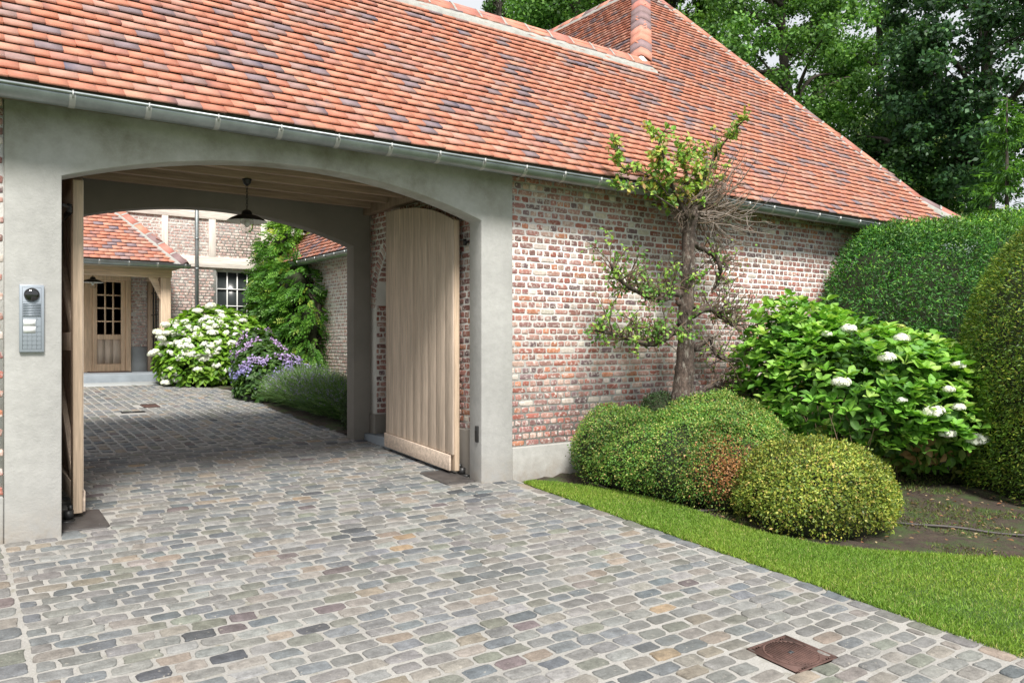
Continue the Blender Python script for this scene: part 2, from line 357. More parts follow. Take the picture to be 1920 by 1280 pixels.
def gutter(parent, A, B, rad=.075, out=(0, -1, 0), step=.465, first=.3, strap=True):
    A = np.array(A, float); B = np.array(B, float); d = unit(B-A); out = np.array(out, float); Z = np.array((0, 0, 1.)); Lg = np.linalg.norm(B-A)
    prof = [(math.cos(a)*rad, math.sin(a)*rad) for a in np.linspace(math.pi, 2*math.pi, 13)]
    mb = MB(); ns = max(2, int(Lg)); V = []
    for i in range(ns+1):
        o = A+d*Lg*i/ns
        for s_, (a, b) in [(0, q) for q in prof]+[(1, q) for q in prof[::-1]]:
            f = 1 if not s_ else .955
            V.append(o+out*a*f+Z*b*f)
    k = len(prof)*2
    F = [(i*k+j, i*k+(j+1) % k, (i+1)*k+(j+1) % k, (i+1)*k+j) for i in range(ns) for j in range(k)]
    mb.add(V, F)
    for e in (A, B):     # stop ends
        V = [e+out*a+Z*b for a, b in prof]; mb.add(V, [tuple(range(len(prof)))])
    mb.tube([A+out*rad+Z*.004, B+out*rad+Z*.004], .011, 10)
    g_ = mb.build('gutter', M['zinc'], parent, smooth=True)
    if strap:
        b0 = None; t = first
        while t < Lg-.05:
            if b0 is None:
                mb = MB(); rr = rad+.003; V = []
                for a in np.linspace(math.pi*1.02, 2*math.pi*1.02, 11):
                    for w_ in (-.019, .019): V.append(d*w_+out*math.cos(a)*rr+Z*math.sin(a)*rr)
                for w_ in (-.014, .014): V.append(d*w_+out*(rad-.02)+Z*.02)
                F = [(2*i, 2*i+1, 2*i+3, 2*i+2) for i in range(11)]
                V = np.array(V); V2 = V*1.0; mb.add(V, F)
                mb.obox(out*(rad+.005)+Z*-.03, out*(rad+.006)+Z*.016, .032, .008, up=tuple(d)); mb.obox(out*(rad+.003)-Z*.008, out*(rad+.018)-Z*.008, .009, .009)
                b0 = mb.build('gutter_bracket', M['steelzinc'] if 'steelzinc' in M else M['zinc'], g_); b0.location = Vector(A+d*t)
                o = b0
            else:
                o = b0.copy(); col.objects.link(o); o.parent = g_; o.matrix_parent_inverse = b0.matrix_parent_inverse.copy(); o.location = Vector(A+d*t)
            t += step
    return g_
M['steelzinc'] = mat('bracket_zinc', (.45, .46, .45), .5, metal=.6)

def arch_frame(x0, x1, o0, o1, zs, za, ztop, y0, y1, zb, n=40):
    """upright frame in the X-Z plane with a segmental arch opening, solid between y0 and y1"""
    c = (o0+o1)/2; hwid = (o1-o0)/2; rise = za-zs; Rr = (hwid*hwid+rise*rise)/(2*rise)
    xs = np.linspace(o0, o1, n+1); zz = za-Rr+np.sqrt(np.maximum(Rr*Rr-(xs-c)**2, 0))
    mb = MB(); poly = [(x0, zb), (o0, zb)]
    mb.prism([(x0, zb), (o0, zb), (o0, zs), (x0, zs)], 'y', y0, y1)
    mb = MB()
    # one closed outline, as quads strips
    def face(y, flip):
        V = []; F = []
        for x, z in zip(xs, zz): V += [(x, y, z), (x, y, ztop)]
        F = [(2*i, 2*i+2, 2*i+3, 2*i+1) for i in range(n)]
        b = len(V); V += [(x0, y, zb), (o0, y, zb), (x0, y, zs), (x0, y, ztop), (o1, y, zb), (x1, y, zb), (x1, y, zs), (x1, y, ztop)]
        F += [(b, b+1, 0, b+2), (b+2, 0, 1, b+3), (b+4, b+5, b+6, 2*n), (2*n, b+6, b+7, 2*n+1)]
        if flip: F = [f[::-1] for f in F]
        return V, F
    Vf, Ff = face(y0, False); Vb, Fb = face(y1, True); k = len(Vf)
    F = Ff+[tuple(i+k for i in f) for f in Fb]
    F += [(2*i, 2*i+k, 2*i+2+k, 2*i+2) for i in range(n)]                      # soffit
    b = 2*(n+1)
    F += [(b+1, b+1+k, k, 0), (2*n, 2*n+k, b+4+k, b+4), (b+k, b, b+2, b+2+k), (b+2+k, b+2, b+3, b+3+k), (b+5, b+5+k, b+6+k, b+6), (b+6, b+6+k, b+7+k, b+7)]
    F += [(b+3, 1, 1+k, b+3+k), (2*n+1, b+7, b+7+k, 2*n+1+k)]+[(2*i+1, 2*i+3, 2*i+3+k, 2*i+1+k) for i in range(n)]
    F += [(b, b+k, b+1+k, b+1), (b+4, b+4+k, b+5+k, b+5)]
    mb.add(np.array(Vf+Vb), F); return mb

# ================================================================== the ground
def grid(mb, xs, ys, zf, c=None):
    X, Y = np.meshgrid(xs, ys, indexing='ij'); Z = zf(X, Y); a, b = X.shape
    V = np.stack([X, Y, Z], -1).reshape(-1, 3); i, j = np.meshgrid(np.arange(a-1), np.arange(b-1), indexing='ij')
    mb.add(V, [np.stack([i*b+j, (i+1)*b+j, (i+1)*b+j+1, i*b+j+1], -1).reshape(-1, 4)], c)
mb = MB(); grid(mb, np.array([-300, -60, -15, 0, 5, 15, 60, 300.]), np.array([-300, -60, -15, -3, 3, 6.3, 10, 16, 22, 40, 300.]), lambda X, Y: np.clip(zg(Y), -3, 1.2)-.06)
tagk(mb.build('ground', M['turf']), 'structure')

LX = 4.56        # lawn edge of the drive
mb = MB(); grid(mb, np.linspace(.16, LX+.02, 24), np.linspace(-1.5, 9.1, 60), lambda X, Y: zg(Y)+.0025*np.sin(X*7+Y*5)*np.sin(Y*9))
# setts of the drive, rows running along the wall
uv = []; hw = []; y = -1.2; k = 0
while y < 9.05:
    ph = .107*(1+rng.uniform(-.06, .06)); x = .345+(.0 if k % 2 else -.09)+rng.uniform(-.01, .01)
    while x < LX-.13:
        l = .178*(1+rng.uniform(-.13, .13)); a = max(x, .35); b = min(x+l, LX-.125)
        if b-a > .06: uv.append(((a+b)/2, y+ph/2+rng.normal(0, .003))); hw.append(((b-a)/2-.0095, ph/2-.0095))
        x += l
    y += ph; k += 1
y = -1.2
while y < 6.2:       # border courses: square stones left, long ones against the lawn
    l = .15*(1+rng.uniform(-.12, .12)); uv.append((.244, y+l/2)); hw.append((.094, l/2-.010)); y += l
y = -1.2
while y < 6.15:
    l = .20*(1+rng.uniform(-.15, .15)); uv.append((LX-.06, y+l/2)); hw.append((.052, l/2-.011)); y += l
uv = np.array(uv); hw = np.array(hw)
inpass = (uv[:, 1] > 6.5) & ((uv[:, 0] < .75) | (uv[:, 0] > 4.15))
ing = (abs(uv[:, 0]-3.54) < .19) & (abs(uv[:, 1]-2.465) < .18)
pl1 = (uv[:, 0] < 1.03) & (uv[:, 0] > .6) & (abs(uv[:, 1]-6.64) < .27); pl2 = (uv[:, 0] > 3.84) & (abs(uv[:, 1]-6.66) < .27) & (uv[:, 0] < 4.3)
kp = ~(ing | pl1 | pl2); uv = uv[kp]; hw = hw[kp]*rng.uniform(.93, 1.03, (kp.sum(), 2))
SETT = [tuple(.66*np.array(q_)*np.array((.98, 1.0, 1.045))) for q_ in [(.268, .262, .245), (.29, .278, .255), (.235, .245, .245), (.18, .195, .20), (.33, .30, .26), (.36, .30, .235), (.44, .32, .20), (.11, .115, .12), (.20, .165, .16), (.34, .335, .31), (.25, .25, .205)]]
SW = [5, 5, 4.5, 2.4, 3.5, 1.7, .18, .4, .35, 3.6, 2.4]
dm = lambda u, v, w_: np.stack([u, v, zg(v)+w_], -1)
stones_mb = MB(); stones(stones_mb, uv, hw, dm, .007, pick(SETT, len(uv), .16, SW), K=22, ex=5.6, jit=.040, inset=.0045, tilt=.02)
dr = mb.build('driveway', M['joint']); tagk(dr, 'structure')
s_ = stones_mb.build('cobblestones', M['sett'], dr)
# courtyard paving: rows turned by ninety degrees
mb = MB(); grid(mb, np.linspace(-4, 6.3, 30), np.linspace(9.1, 15.75, 40), lambda X, Y: zg(Y)-.002)
cr = mb.build('courtyard_paving', M['joint']); tagk(cr, 'structure')
uv = []; hw = []; x = -1.2; k = 0
while x < 6.1:
    pw = .118*(1+rng.uniform(-.05, .05)); y = 9.12+(0 if k % 2 else .09)
    while y < 15.6:
        l = .175*(1+rng.uniform(-.12, .12)); uv.append((x+pw/2, y+l/2)); hw.append((pw/2-.011, l/2-.011)); y += l
    x += pw; k += 1
uv = np.array(uv); hw = np.array(hw)
bedm = (uv[:, 0] > 4.15) & (uv[:, 1] < 15.0)
gm = ((abs(uv[:, 0]-2.56) < .16) & (abs(uv[:, 1]-12.75) < .19)) | ((abs(uv[:, 0]-2.2) < .16) & (abs(uv[:, 1]-12.1) < .16))
kp = ~(bedm | gm); stones_mb = MB()
stones(stones_mb, uv[kp], hw[kp]*rng.uniform(.93, 1.02, (kp.sum(), 2)), dm, .007, pick(SETT, kp.sum(), .14, SW), K=10, ex=5, jit=.03, inset=.006, tilt=.03)
stones_mb.build('cobblestones', M['sett'], cr)
mb = MB(); mb.prism([(15.6, .545), (16.9, .615), (16.9, .40), (15.6, .40)], 'x', -2, 4.6)
tagk(mb.build('stone_path', M['stoneslab']), 'structure')
# lawn and planting bed on the right: the bed's curved edge
edge = np.array([(4.62, 6.12), (4.80, 5.95), (4.97, 5.72), (5.12, 5.4), (5.22, 5.0), (5.24, 4.57), (5.20, 4.15), (5.21, 3.85), (5.33, 3.5), (5.58, 3.2), (6.0, 2.85), (6.45, 2.5), (7.2, 2.0), (8.5, 1.3), (10, .6), (14, -1)])
def lawnx(Y): return np.interp(-Y, -edge[:, 1], edge[:, 0])     # lawn lies left of / before this
mb = MB(); P = []
ys = np.concatenate([np.linspace(-6, 6.12, 90)]); 
V = []; 
for yy in ys: 
    for tt in np.linspace(0, 1, 14): 
        xx = (LX+.0)+(lawnx(yy)-LX)*tt; V.append((xx, yy, zg(yy)+.018*min(1, tt*8, (1-tt)*8)-.002))
k = 14; mb.add(V, [(i*k+j, (i)*k+j+1, (i+1)*k+j+1, (i+1)*k+j) for i in range(len(ys)-1) for j in range(k-1)])
tagk(mb.build('lawn', M['turf']), 'structure')
mb = MB(); V = []
ys = np.linspace(-6, 6.32, 120)
for yy in ys:
    for tt in np.linspace(0, 1, 60)**1.6:
        xx = (lawnx(min(yy, 6.12))-.02)+(22-lawnx(min(yy, 6.12)))*tt
        V.append((xx, yy, float(zg(yy))-.012+.016*math.sin(xx*5.1+yy*3)*math.sin(yy*4.3)+.008*math.sin(xx*17+yy*13)+float(rng.normal(0, .007))))
k = 60; mb.add(V, [(i*k+j, (i)*k+j+1, (i+1)*k+j+1, (i+1)*k+j) for i in range(len(ys)-1) for j in range(k-1)])
tagk(mb.build('soil_bed', M['soil'], smooth=True), 'structure')
# grass blades
n = 280000
Yb = rng.uniform(.3, 6.1, n); Xb = LX-.015+(lawnx(Yb)-LX+.03)*rng.random(n); 
d2 = Xb*SY_+Yb*CY_; r2 = Xb*CY_-Yb*SY_; kp = (d2 > 2.2) & (r2/d2 < .78); dens = np.clip((4.2/np.maximum(d2, 1))**1.3, .25, 1); kp &= rng.random(n) < dens
Xb, Yb, d2 = Xb[kp], Yb[kp], d2[kp]; n = len(Xb)
P = np.stack([Xb, Yb, zg(Yb)+.004], -1); T = unit(np.stack([rng.normal(0, .45, n), rng.normal(0, .45, n), np.ones(n)], -1))
pt = .5+.5*np.sin(Xb*3.1+1.3*np.sin(Yb*2.3))*np.sin(Yb*2.7+Xb); C = pick([(.13, .255, .03), (.18, .325, .042), (.24, .38, .065), (.38, .40, .15), (.09, .17, .03)], n, .22, [4, 5, 3, .9, 1.5])
C = C*(1+.38*pt[:, None]*np.array((1.2, .5, .5)))
gb = MB(); cards(gb, P, T, rvec(n), rng.uniform(.018, .040, n), rng.uniform(.0022, .0040, n)*(d2/4+.5), C, BLADE)
go = gb.build('grass', M['grass']); tagk(go, 'stuff'); tag(go, 'short mown bright green grass between the cobbled drive and the planting bed', 'grass')
# sparse moss and weeds in the bed
n = 36000; Xb = rng.uniform(5, 10.5, n); Yb = rng.uniform(.5, 5.2, n); f = np.sin(Xb*2.3+1)*np.sin(Yb*3.1+.4)+.5*np.sin(Xb*7+Yb*5)
kp = (Xb > lawnx(Yb)+.04) & (f > .15); Xb, Yb = Xb[kp], Yb[kp]; n = len(Xb)
P = np.stack([Xb, Yb, zg(Yb)-.004], -1); T = unit(np.stack([rng.normal(0, .9, n), rng.normal(0, .9, n), np.ones(n)], -1))
gb = MB(); cards(gb, P, T, rvec(n), rng.uniform(.015, .045, n), .007, pick([(.10, .17, .03), (.14, .17, .045), (.12, .10, .05)], n, .25), BLADE)
o = gb.build('weeds', M['grass']); tagk(o, 'stuff'); tag(o, 'thin moss and seedling weeds on the bare soil of the bed', 'weeds')
n = 900; Xb = rng.uniform(5, 10, n); Yb = rng.uniform(1.5, 5.8, n); kp = Xb > lawnx(Yb)+.05; Xb, Yb = Xb[kp], Yb[kp]; n = len(Xb)
gb = MB(); cards(gb, np.stack([Xb, Yb, zg(Yb)+.006], -1), rvec(n)*np.array((1, 1, .12)), unit(rvec(n)*.3+np.array((0, 0, 1.))), rng.uniform(.02, .05, n), rng.uniform(.012, .03, n), pick([(.33, .22, .12), (.2, .12, .06), (.42, .33, .2), (.3, .13, .07)], n, .2), LEAFD)
o = gb.build('fallen_leaves', M['petal']); tagk(o, 'stuff'); tag(o, 'scattered dry brown leaves on the soil under the shrubs', 'fallen leaves')
# weeds along the left border
n = 1500; Xb = .14-abs(rng.normal(0, .06, n)); Yb = rng.uniform(2.5, 5.6, n)
gb = MB(); cards(gb, np.stack([Xb, Yb, zg(Yb)-.01], -1), unit(np.stack([rng.normal(.2, .5, n), rng.normal(0, .5, n), np.ones(n)], -1)), rvec(n), rng.uniform(.02, .06, n), .006, pick([(.07, .12, .02), (.12, .16, .04)], n, .25), BLADE)
o = gb.build('border_grass', M['grass']); tagk(o, 'stuff'); tag(o, 'tufts of grass along the left edge of the cobbles by the gate pier', 'grass')

# ================================================================== the gatehouse with its coach wing
T_ = 1.19; TILT = math.atan(T_); SL = math.hypot(1, T_)
gh = thing('gatehouse', 'red tiled brick gatehouse and coach wing with a wide arched carriage gateway', 'building', (2.4, 6.3, 0))
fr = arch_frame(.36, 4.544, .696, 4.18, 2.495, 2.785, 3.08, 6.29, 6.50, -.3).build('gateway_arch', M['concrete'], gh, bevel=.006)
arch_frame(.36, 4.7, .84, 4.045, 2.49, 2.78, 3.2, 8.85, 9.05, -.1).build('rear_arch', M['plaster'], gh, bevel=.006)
zp = .315
mb = MB(); mb.box(4.546, 13.0, 6.312, 6.55, zp, 3.08)
mb.box(-3, .358, 6.312, 6.55, zp, 3.08); 
wl = mb.build('front_wall', M['mortar'], gh)
mb = MB(); brickwall(mb, 4.546, 11.6, zp+.008, 3.02, lambda u, v, w_: np.stack([u, 6.312-w_*1.0, v], -1))
brickwall(mb, -1.5, .357, zp+.008, 3.02, lambda u, v, w_: np.stack([u, 6.312-w_, v], -1)); mb.build('brick_facing', M['brick'], wl)
mb = MB(); mb.box(4.546, 13.0, 6.292, 6.54, -.4, zp); mb.box(-3, .358, 6.292, 6.54, -.4, zp); mb.build('plinth', M['plinth'], gh, bevel=.012)
# side walls of the passage (faces at X .62 and 4.25) and their plinths
def in_niche(u, v, g_=0):
    r = .85+g_; return 7.85-r < u < 7.85+r and v < 1.75+math.sqrt(max(r*r-(u-7.85)**2, 0))
mb = MB(); mb.box(.40, .608, 6.50, 8.85, -.1, 3.1); sw0 = mb.build('passage_wall', M['mortar'], gh)
mb = MB(); brickwall(mb, 6.505, 8.845, .49, 2.87, lambda u, v, w_: np.stack([.608+w_, u, v], -1)); mb.build('brick_facing', M['brick'], sw0); mb = MB()
# right wall with a round-headed niche
n = 28; V = []; F = []
ysn = np.linspace(7.0, 8.7, n+1); zn = 1.75+np.sqrt(np.maximum(.85**2-(ysn-7.85)**2, 0))
def sidewall(X0, X1, mb):
    V = []
    for Xc in (X0, X1):
        for y_, z_ in zip(ysn, zn): V += [(Xc, y_, z_), (Xc, y_, 3.1)]
    k = 2*(n+1)
    F = [(2*i+1, 2*i+3, 2*i+2, 2*i) for i in range(n)]+[(2*i, 2*i+2, 2*i+2+k, 2*i+k) for i in range(n)]
    mb.add(V, F); mb.box(X0, X1, 6.5, 7.0, -.1, 3.1); mb.box(X0, X1, 8.7, 8.85, -.1, 3.1); mb.box(X1, X1+.1, 6.6, 8.8, -.1, 3.05)
sidewall(4.262, 4.50, mb)
sw = mb.build('passage_wall', M['mortar'], gh)
mb = MB(); brickwall(mb, 6.505, 8.845, .49, 2.87, lambda u, v, w_: np.stack([4.262-w_, u, v], -1), hole=lambda u, v: in_niche(u, v, .13))
brickwall(mb, 7.0, 8.7, .49, 2.6, lambda u, v, w_: np.stack([4.50-w_, u, v], -1))
for a_ in np.arange(.03, math.pi, .076):      # bricks of the niche's curved soffit
    ca, sa = math.cos(a_), math.sin(a_)
    f = lambda u, v, w_, ca=ca, sa=sa: np.stack([4.262+u, 7.85+ca*(.85-w_)-v*sa, 1.75+sa*(.85-w_)+v*ca], -1)
    stones(mb, np.array([(.115, 0.)]), np.array([(.108, .026)]), f, .004, pick(BRICKS, 1, .2, BW), ex=6, inset=.004)
# header ring of the niche arch, jamb stones of the niche
uv = []; 
for a in np.arange(.03, math.pi, .068): uv.append(a)
for a in uv:
    ca, sa = math.cos(a), math.sin(a); c0 = np.array((7.85+ca*.925, 1.75+sa*.925)); 
    C = pick(BRICKS, 1, .2, BW)
    f = lambda u, v, w_, ca=ca, sa=sa, c0=c0: np.stack([4.262-w_, c0[0]+u*(-sa)+v*ca, c0[1]+u*ca+v*sa], -1)
    stones(mb, np.array([(0., 0.)]), np.array([(.024, .058)]), f, .009, C, ex=5, inset=.004, tilt=.02)
brickwall(mb, 4.27, 4.49, .49, 1.8, lambda u, v, w_: np.stack([u, 8.70-w_, v], -1))
mb.build('brick_facing', M['brick'], sw)
mb = MB(); mb.box(4.244, 4.52, 6.5, 7.0, -.1, .48); mb.box(4.244, 4.40, 8.69, 8.85, -.1, .48); mb.box(4.44, 4.52, 7.0, 8.7, -.1, .48)
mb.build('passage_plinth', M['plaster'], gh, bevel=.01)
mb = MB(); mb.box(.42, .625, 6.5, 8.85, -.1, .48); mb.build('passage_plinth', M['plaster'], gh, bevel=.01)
mb = MB(); mb.box(4.17, 4.46, 7.0, 8.84, -.05, .245); mb.build('niche_step', M['bluestone'], gh, bevel=.012)
# timber ceiling
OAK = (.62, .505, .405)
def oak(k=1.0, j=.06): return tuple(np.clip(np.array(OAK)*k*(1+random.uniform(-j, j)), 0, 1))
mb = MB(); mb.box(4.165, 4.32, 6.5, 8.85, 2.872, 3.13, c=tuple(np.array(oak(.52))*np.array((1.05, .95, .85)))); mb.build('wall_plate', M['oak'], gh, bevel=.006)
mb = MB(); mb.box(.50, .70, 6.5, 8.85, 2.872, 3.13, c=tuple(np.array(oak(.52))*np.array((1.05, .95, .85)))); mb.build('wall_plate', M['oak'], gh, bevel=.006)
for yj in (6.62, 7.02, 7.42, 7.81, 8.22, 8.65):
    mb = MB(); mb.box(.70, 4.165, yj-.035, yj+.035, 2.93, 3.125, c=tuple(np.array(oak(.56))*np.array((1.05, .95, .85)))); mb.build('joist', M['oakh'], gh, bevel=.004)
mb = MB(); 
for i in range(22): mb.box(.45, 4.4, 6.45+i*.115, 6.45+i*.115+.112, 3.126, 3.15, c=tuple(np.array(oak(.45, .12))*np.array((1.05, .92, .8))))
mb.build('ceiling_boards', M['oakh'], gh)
# roof
def roof_base(parent, polys, name='roof'):
    mb = MB()
    for poly in polys: mb.add(np.array(poly, float), [tuple(range(len(poly)))])
    return mb.build(name, M['bedding'], parent)
zr = lambda Y: 3.0+T_*(Y-6.0)
polys = [[(-3, 6, 3.0), (13.3, 6, 3.0), (9.65, 9.65, zr(9.65)), (7.85, 7.85, zr(7.85)), (-3, 7.85, zr(7.85))],
         [(-3, 9.7, 3.0), (-3, 7.85, zr(7.85)), (7.85, 7.85, zr(7.85)), (6.0, 9.7, 3.0)],
         [(6.0, 6.0, 3.0), (9.65, 9.65, zr(9.65)), (9.65, 13.75, zr(9.65)), (6.0, 17.4, 3.0)],
         [(13.3, 6, 3.0), (13.3, 17.4, 3.0), (9.65, 13.75, zr(9.65)), (9.65, 9.65, zr(9.65))],
         [(6.0, 17.4, 3.0), (9.65, 13.75, zr(9.65)), (13.3, 17.4, 3.0)]]
rf = roof_base(gh, polys)
mb = MB(); cS, sS = 1/SL, T_/SL
def ins_front(u, s): Y = 6+s*cS; return (Y < 7.84 and u < 19.3-Y) or (Y >= 7.84 and Y < u < 19.3-Y)
tiles(mb, (0, 6, 3.0), (1, 0, 0), (0, cS, sS), (0, -sS, cS), -2.2, 13.3, 5.8, ins_front)
def ins_left(u, s): X = 6+s*cS; Y = -u; return Y > X+.0 and Y < 23.4-X and (Y > 8.2 and zr(X) > 3.0)
tiles(mb, (6, 0, 3.0), (0, -1, 0), (cS, 0, sS), (-sS, 0, cS), -17.4, -7.6, 5.8, ins_left)
tiles(mb, (0, 9.7, 3.0), (-1, 0, 0), (0, -cS, sS), (0, sS, cS), -6.0, 1.5, 2.9, lambda u, s: True)
mb.build('roof_tiles', M['tile'], rf)
nf, nl, nb, nr_ = (0, -sS, cS), (-sS, 0, cS), (0, sS, cS), (sS, 0, cS)
ridge_run(rf, (-2.2, 7.85, zr(7.85)), (7.93, 7.85, zr(7.85)), nf, nb, length=.345, wid=.135, drop=1.0, bedw=1.75)
ridge_run(rf, (7.85, 7.85, zr(7.85)+.04), (9.65, 9.65, zr(9.65)+.03), nf, nl, length=.30, wid=.15, drop=.62, name='hip_tile', bed=False)
hz = lambda s: 3.0+T_*s
ridge_run(rf, (9.62, 9.68, hz(3.68)), (12.75, 6.55, hz(.55)), nf, nr_, length=.38, wid=.15, drop=.62, name='hip_tile')
ridge_run(rf, (12.75, 6.55, hz(.55)), (13.42, 5.88, hz(.0)+.10), nf, nr_, length=.33, wid=.15, drop=.62, name='hip_tile')
ridge_run(rf, (9.65, 9.6, zr(9.65)), (9.65, 13.8, zr(9.65)), nl, nr_, length=.36, wid=.14, drop=.9)
# mortar fillet at the foot of the short hip
mb = MB(); 
for i in range(5): pass
a = np.array((7.80, 7.80, zr(7.80))); V = []
dd = unit(np.array((-1, -1, -1.19))); 
sdv = unit(np.array((1, -1, 0.))); upv = np.cross(sdv, dd); upv = upv*np.sign(upv[2])
V = []
for e_, sc_ in ((-.02, 1.0), (.05, .55)):
    for b_ in ((-.115, -.06), (-.08, .0), (-.035, .055), (0, .068), (.035, .055), (.08, .0), (.115, -.06)): V.append(a+np.array((0, 0, .055))+dd*e_+sdv*b_[0]*sc_+upv*(b_[1]*sc_-.02))
mb.add(V, [(q, q+1, q+8, q+7) for q in range(6)]); mb.add(V[7:], [tuple(range(7))])
mb.build('mortar_fillet', M['white'], rf, smooth=True)
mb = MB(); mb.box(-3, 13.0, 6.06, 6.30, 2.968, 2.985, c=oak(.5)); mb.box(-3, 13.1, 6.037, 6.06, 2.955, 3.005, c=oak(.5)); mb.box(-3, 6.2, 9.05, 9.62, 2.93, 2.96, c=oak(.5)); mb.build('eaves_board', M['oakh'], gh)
gutter(gh, (-2.8, 6.005, 2.985), (12.9, 6.005, 2.955), first=3.52-.0)
gutter(gh, (-2.8, 9.72, 2.97), (5.9, 9.72, 2.97), out=(0, 1, 0))
gutter(gh, (5.985, 13.0, 2.965), (5.985, 17.45, 2.965), out=(-1, 0, 0), first=.3)
gutter(gh, (5.985, 9.85, 2.965), (5.985, 12.98, 2.965), out=(-1, 0, 0), first=.3, step=.6)
# coach wing's courtyard wall
mb = MB(); mb.box(6.312, 6.55, 9.05, 17.3, 0, 3.05); mb.box(12.76, 13.0, 6.5, 17.3, -.3, 3.05); mb.box(6.55, 12.76, 17.06, 17.3, 0, 3.05); mb.box(4.7, 6.312, 8.85, 9.05, 0, 3.2)
ww = mb.build('wing_wall', M['mortar'], gh)
mb = MB(); brickwall(mb, 9.2, 17.3, .35, 3.0, lambda u, v, w_: np.stack([6.312-w_, u, v], -1), K=8, pale=.34); mb.build('brick_facing', M['brickfar'], ww)

# the two gate leaves, opened inwards
def leaf_z(yy, far, near, z0, rise):   # top curve of a leaf: low at the hinge, high at the meeting edge
    t = min(max((yy-near)/(far-near), 0), 1); return z0+rise*(1-(1-t)**2.6)
def gate_leaf(xa, xb, xf, sgn, label):
    """xa..xb thickness range of frame, boards on the side xf"""
    nY, fY = 6.66, 8.22
    t = thing('gate_leaf', '', '', (0, 0, 0)); del t['label']; del t['category']; t['label'] = label
    return t, nY, fY
def make_leaf(x_in, x_out, label, visible_inner):
    # x_in: frame face turned to the wall, x_out: boarded face turned to the passage
    nY, fY = 6.70, 8.16; sgn = 1 if x_out > x_in else -1
    root = bpy.data.objects.new('gate_leaf', None); col.objects.link(root); root.location = (x_in, nY, .05); adopt(root, gh); root.matrix_parent_inverse = Matrix.Translation(-wloc(gh))
    root['label'] = label
    zb = lambda y: float(zg(y))+.045
    zt = lambda y: leaf_z(y, fY, nY, 2.55, .26)
    xm = x_out-sgn*.022
    mb = MB(); n = 9; wds = rng.uniform(.8, 1.2, n); ed = nY+.01+np.concatenate([[0], np.cumsum(wds)])/wds.sum()*(fY-nY-.02)
    for i in range(n):
        a, b = ed[i]+.0008, ed[i+1]-.0008; c = oak(1.0, .10); xo = x_out+sgn*random.uniform(-.001, .001)
        lo, hi = min(xm, xo), max(xm, xo)
        pol = [(a, zb(a)+.16), (b, zb(b)+.16), (b, zt(b)-.004), ((a+b)/2, zt((a+b)/2)-.002), (a, zt(a)-.004)]
        mb.prism(pol, 'x', lo, hi, c=c)
    mb.build('boards', M['oak'], root, bevel=.0012)
    lo, hi = sorted((x_out-sgn*.005, x_out+sgn*.018)); mb = MB()
    mb.prism([(nY+.045, zb(nY)), (fY, zb(fY)), (fY, zb(fY)+.155), (nY+.045, zb(nY)+.155)], 'x', lo, hi, c=(.60, .49, .40)); mb.build('bottom_rail', M['oakh'], root, bevel=.004)
    mb = MB(); lo, hi = sorted((x_in, xm-sgn*.001)); c = oak(1.05)
    mb.prism([(nY, zb(nY)+.0), (nY+.12, zb(nY)), (nY+.12, zt(nY+.12)-.003), (nY, zt(nY)+.0)], 'x', lo, hi+ (0.016 if sgn > 0 else 0), c=(.62, .48, .35)); mb.build('hinge_stile', M['oak'], root, bevel=.004)
    mb = MB()
    mb.prism([(fY-.11, zb(fY)), (fY, zb(fY)), (fY, zt(fY)-.004), (fY-.11, zt(fY)-.006)], 'x', lo, hi, c=c)
    for z0 in (.16, 1.28, 2.36):
        mb.prism([(nY+.12, z0), (fY-.11, z0), (fY-.11, z0+.14), (nY+.12, z0+.14)], 'x', lo, hi, c=oak(1))
    for z0, z1 in ((.32, 1.26), (1.45, 2.34)):
        mb.obox(((lo+hi)/2, nY+.15, z0), ((lo+hi)/2, fY-.13, z1), abs(hi-lo)*.9, .11, c=oak(1))
    mb.build('brace_frame', M['oak'], root, bevel=.003)
    mb = MB(); xh = x_in-sgn*.03
    for z0 in (2.33,):
        mb.obox((x_in-sgn*.006, nY+.02, z0), (x_in-sgn*.006, nY+.45, z0), .012, .05); mb.tube([(xh, nY-.05, z0-.03), (xh, nY-.05, z0+.03)], .018, 10); mb.tube([(xh, nY-.05, z0), (xh-sgn*.06, 6.51, z0)], .012, 8)
    mb.build('hinge', M['iron'], root); mb = MB()
    mb.tube([(xh, nY-.0, .03), (xh, nY-.0, .10)], .035, 14); mb.tube([(xh-sgn*.02, nY-.05, .015), (xh-sgn*.02, nY-.05, .04)], .06, 16); mb.obox((x_in, nY+.03, .11), (xh, nY+.03, .11), .05, .05)
    mb.build('hinge', M['iron'], root)
    return root
make_leaf(4.192, 4.118, 'right oak gate leaf with vertical boards facing the passage', False)
make_leaf(.815, .885, 'left oak gate leaf seen edge on with its braces showing', True)
def plate(x0, x1, y0, y1, label):
    r = .035; pts = []
    for cx, cy, a0 in ((x1-r, y1-r, 0), (x0+r, y1-r, 90), (x0+r, y0+r, 180), (x1-r, y0+r, 270)):
        for a in np.linspace(a0, a0+90, 6): pts.append((cx+r*math.cos(R(a)), cy+r*math.sin(R(a))))
    mb = MB(); n = len(pts)
    V = [(x, y, float(zg(y))+h_) for h_ in (-.02, .014) for x, y in pts]
    mb.add(V, [np.array([list(range(n))[::-1]]), np.array([list(range(n, 2*n))]), np.array([(i, (i+1) % n, n+(i+1) % n, n+i) for i in range(n)])])
    for sx in (.2, .8): mb.tube([(x0+(x1-x0)*sx, y0+.06, zg(y0+.06)+.01), (x0+(x1-x0)*sx, y0+.06, zg(y0+.06)+.02)], .009, 8)
    tag(mb.build('hinge_plate', M['ironplate'], bevel=.002), label, 'floor plate', 'dark iron plates set in the cobbles below the gate hinges')
plate(.70, 1.015, 6.375, 6.90, 'dark iron plate in the cobbles under the edge-on gate leaf beside the intercom pier')
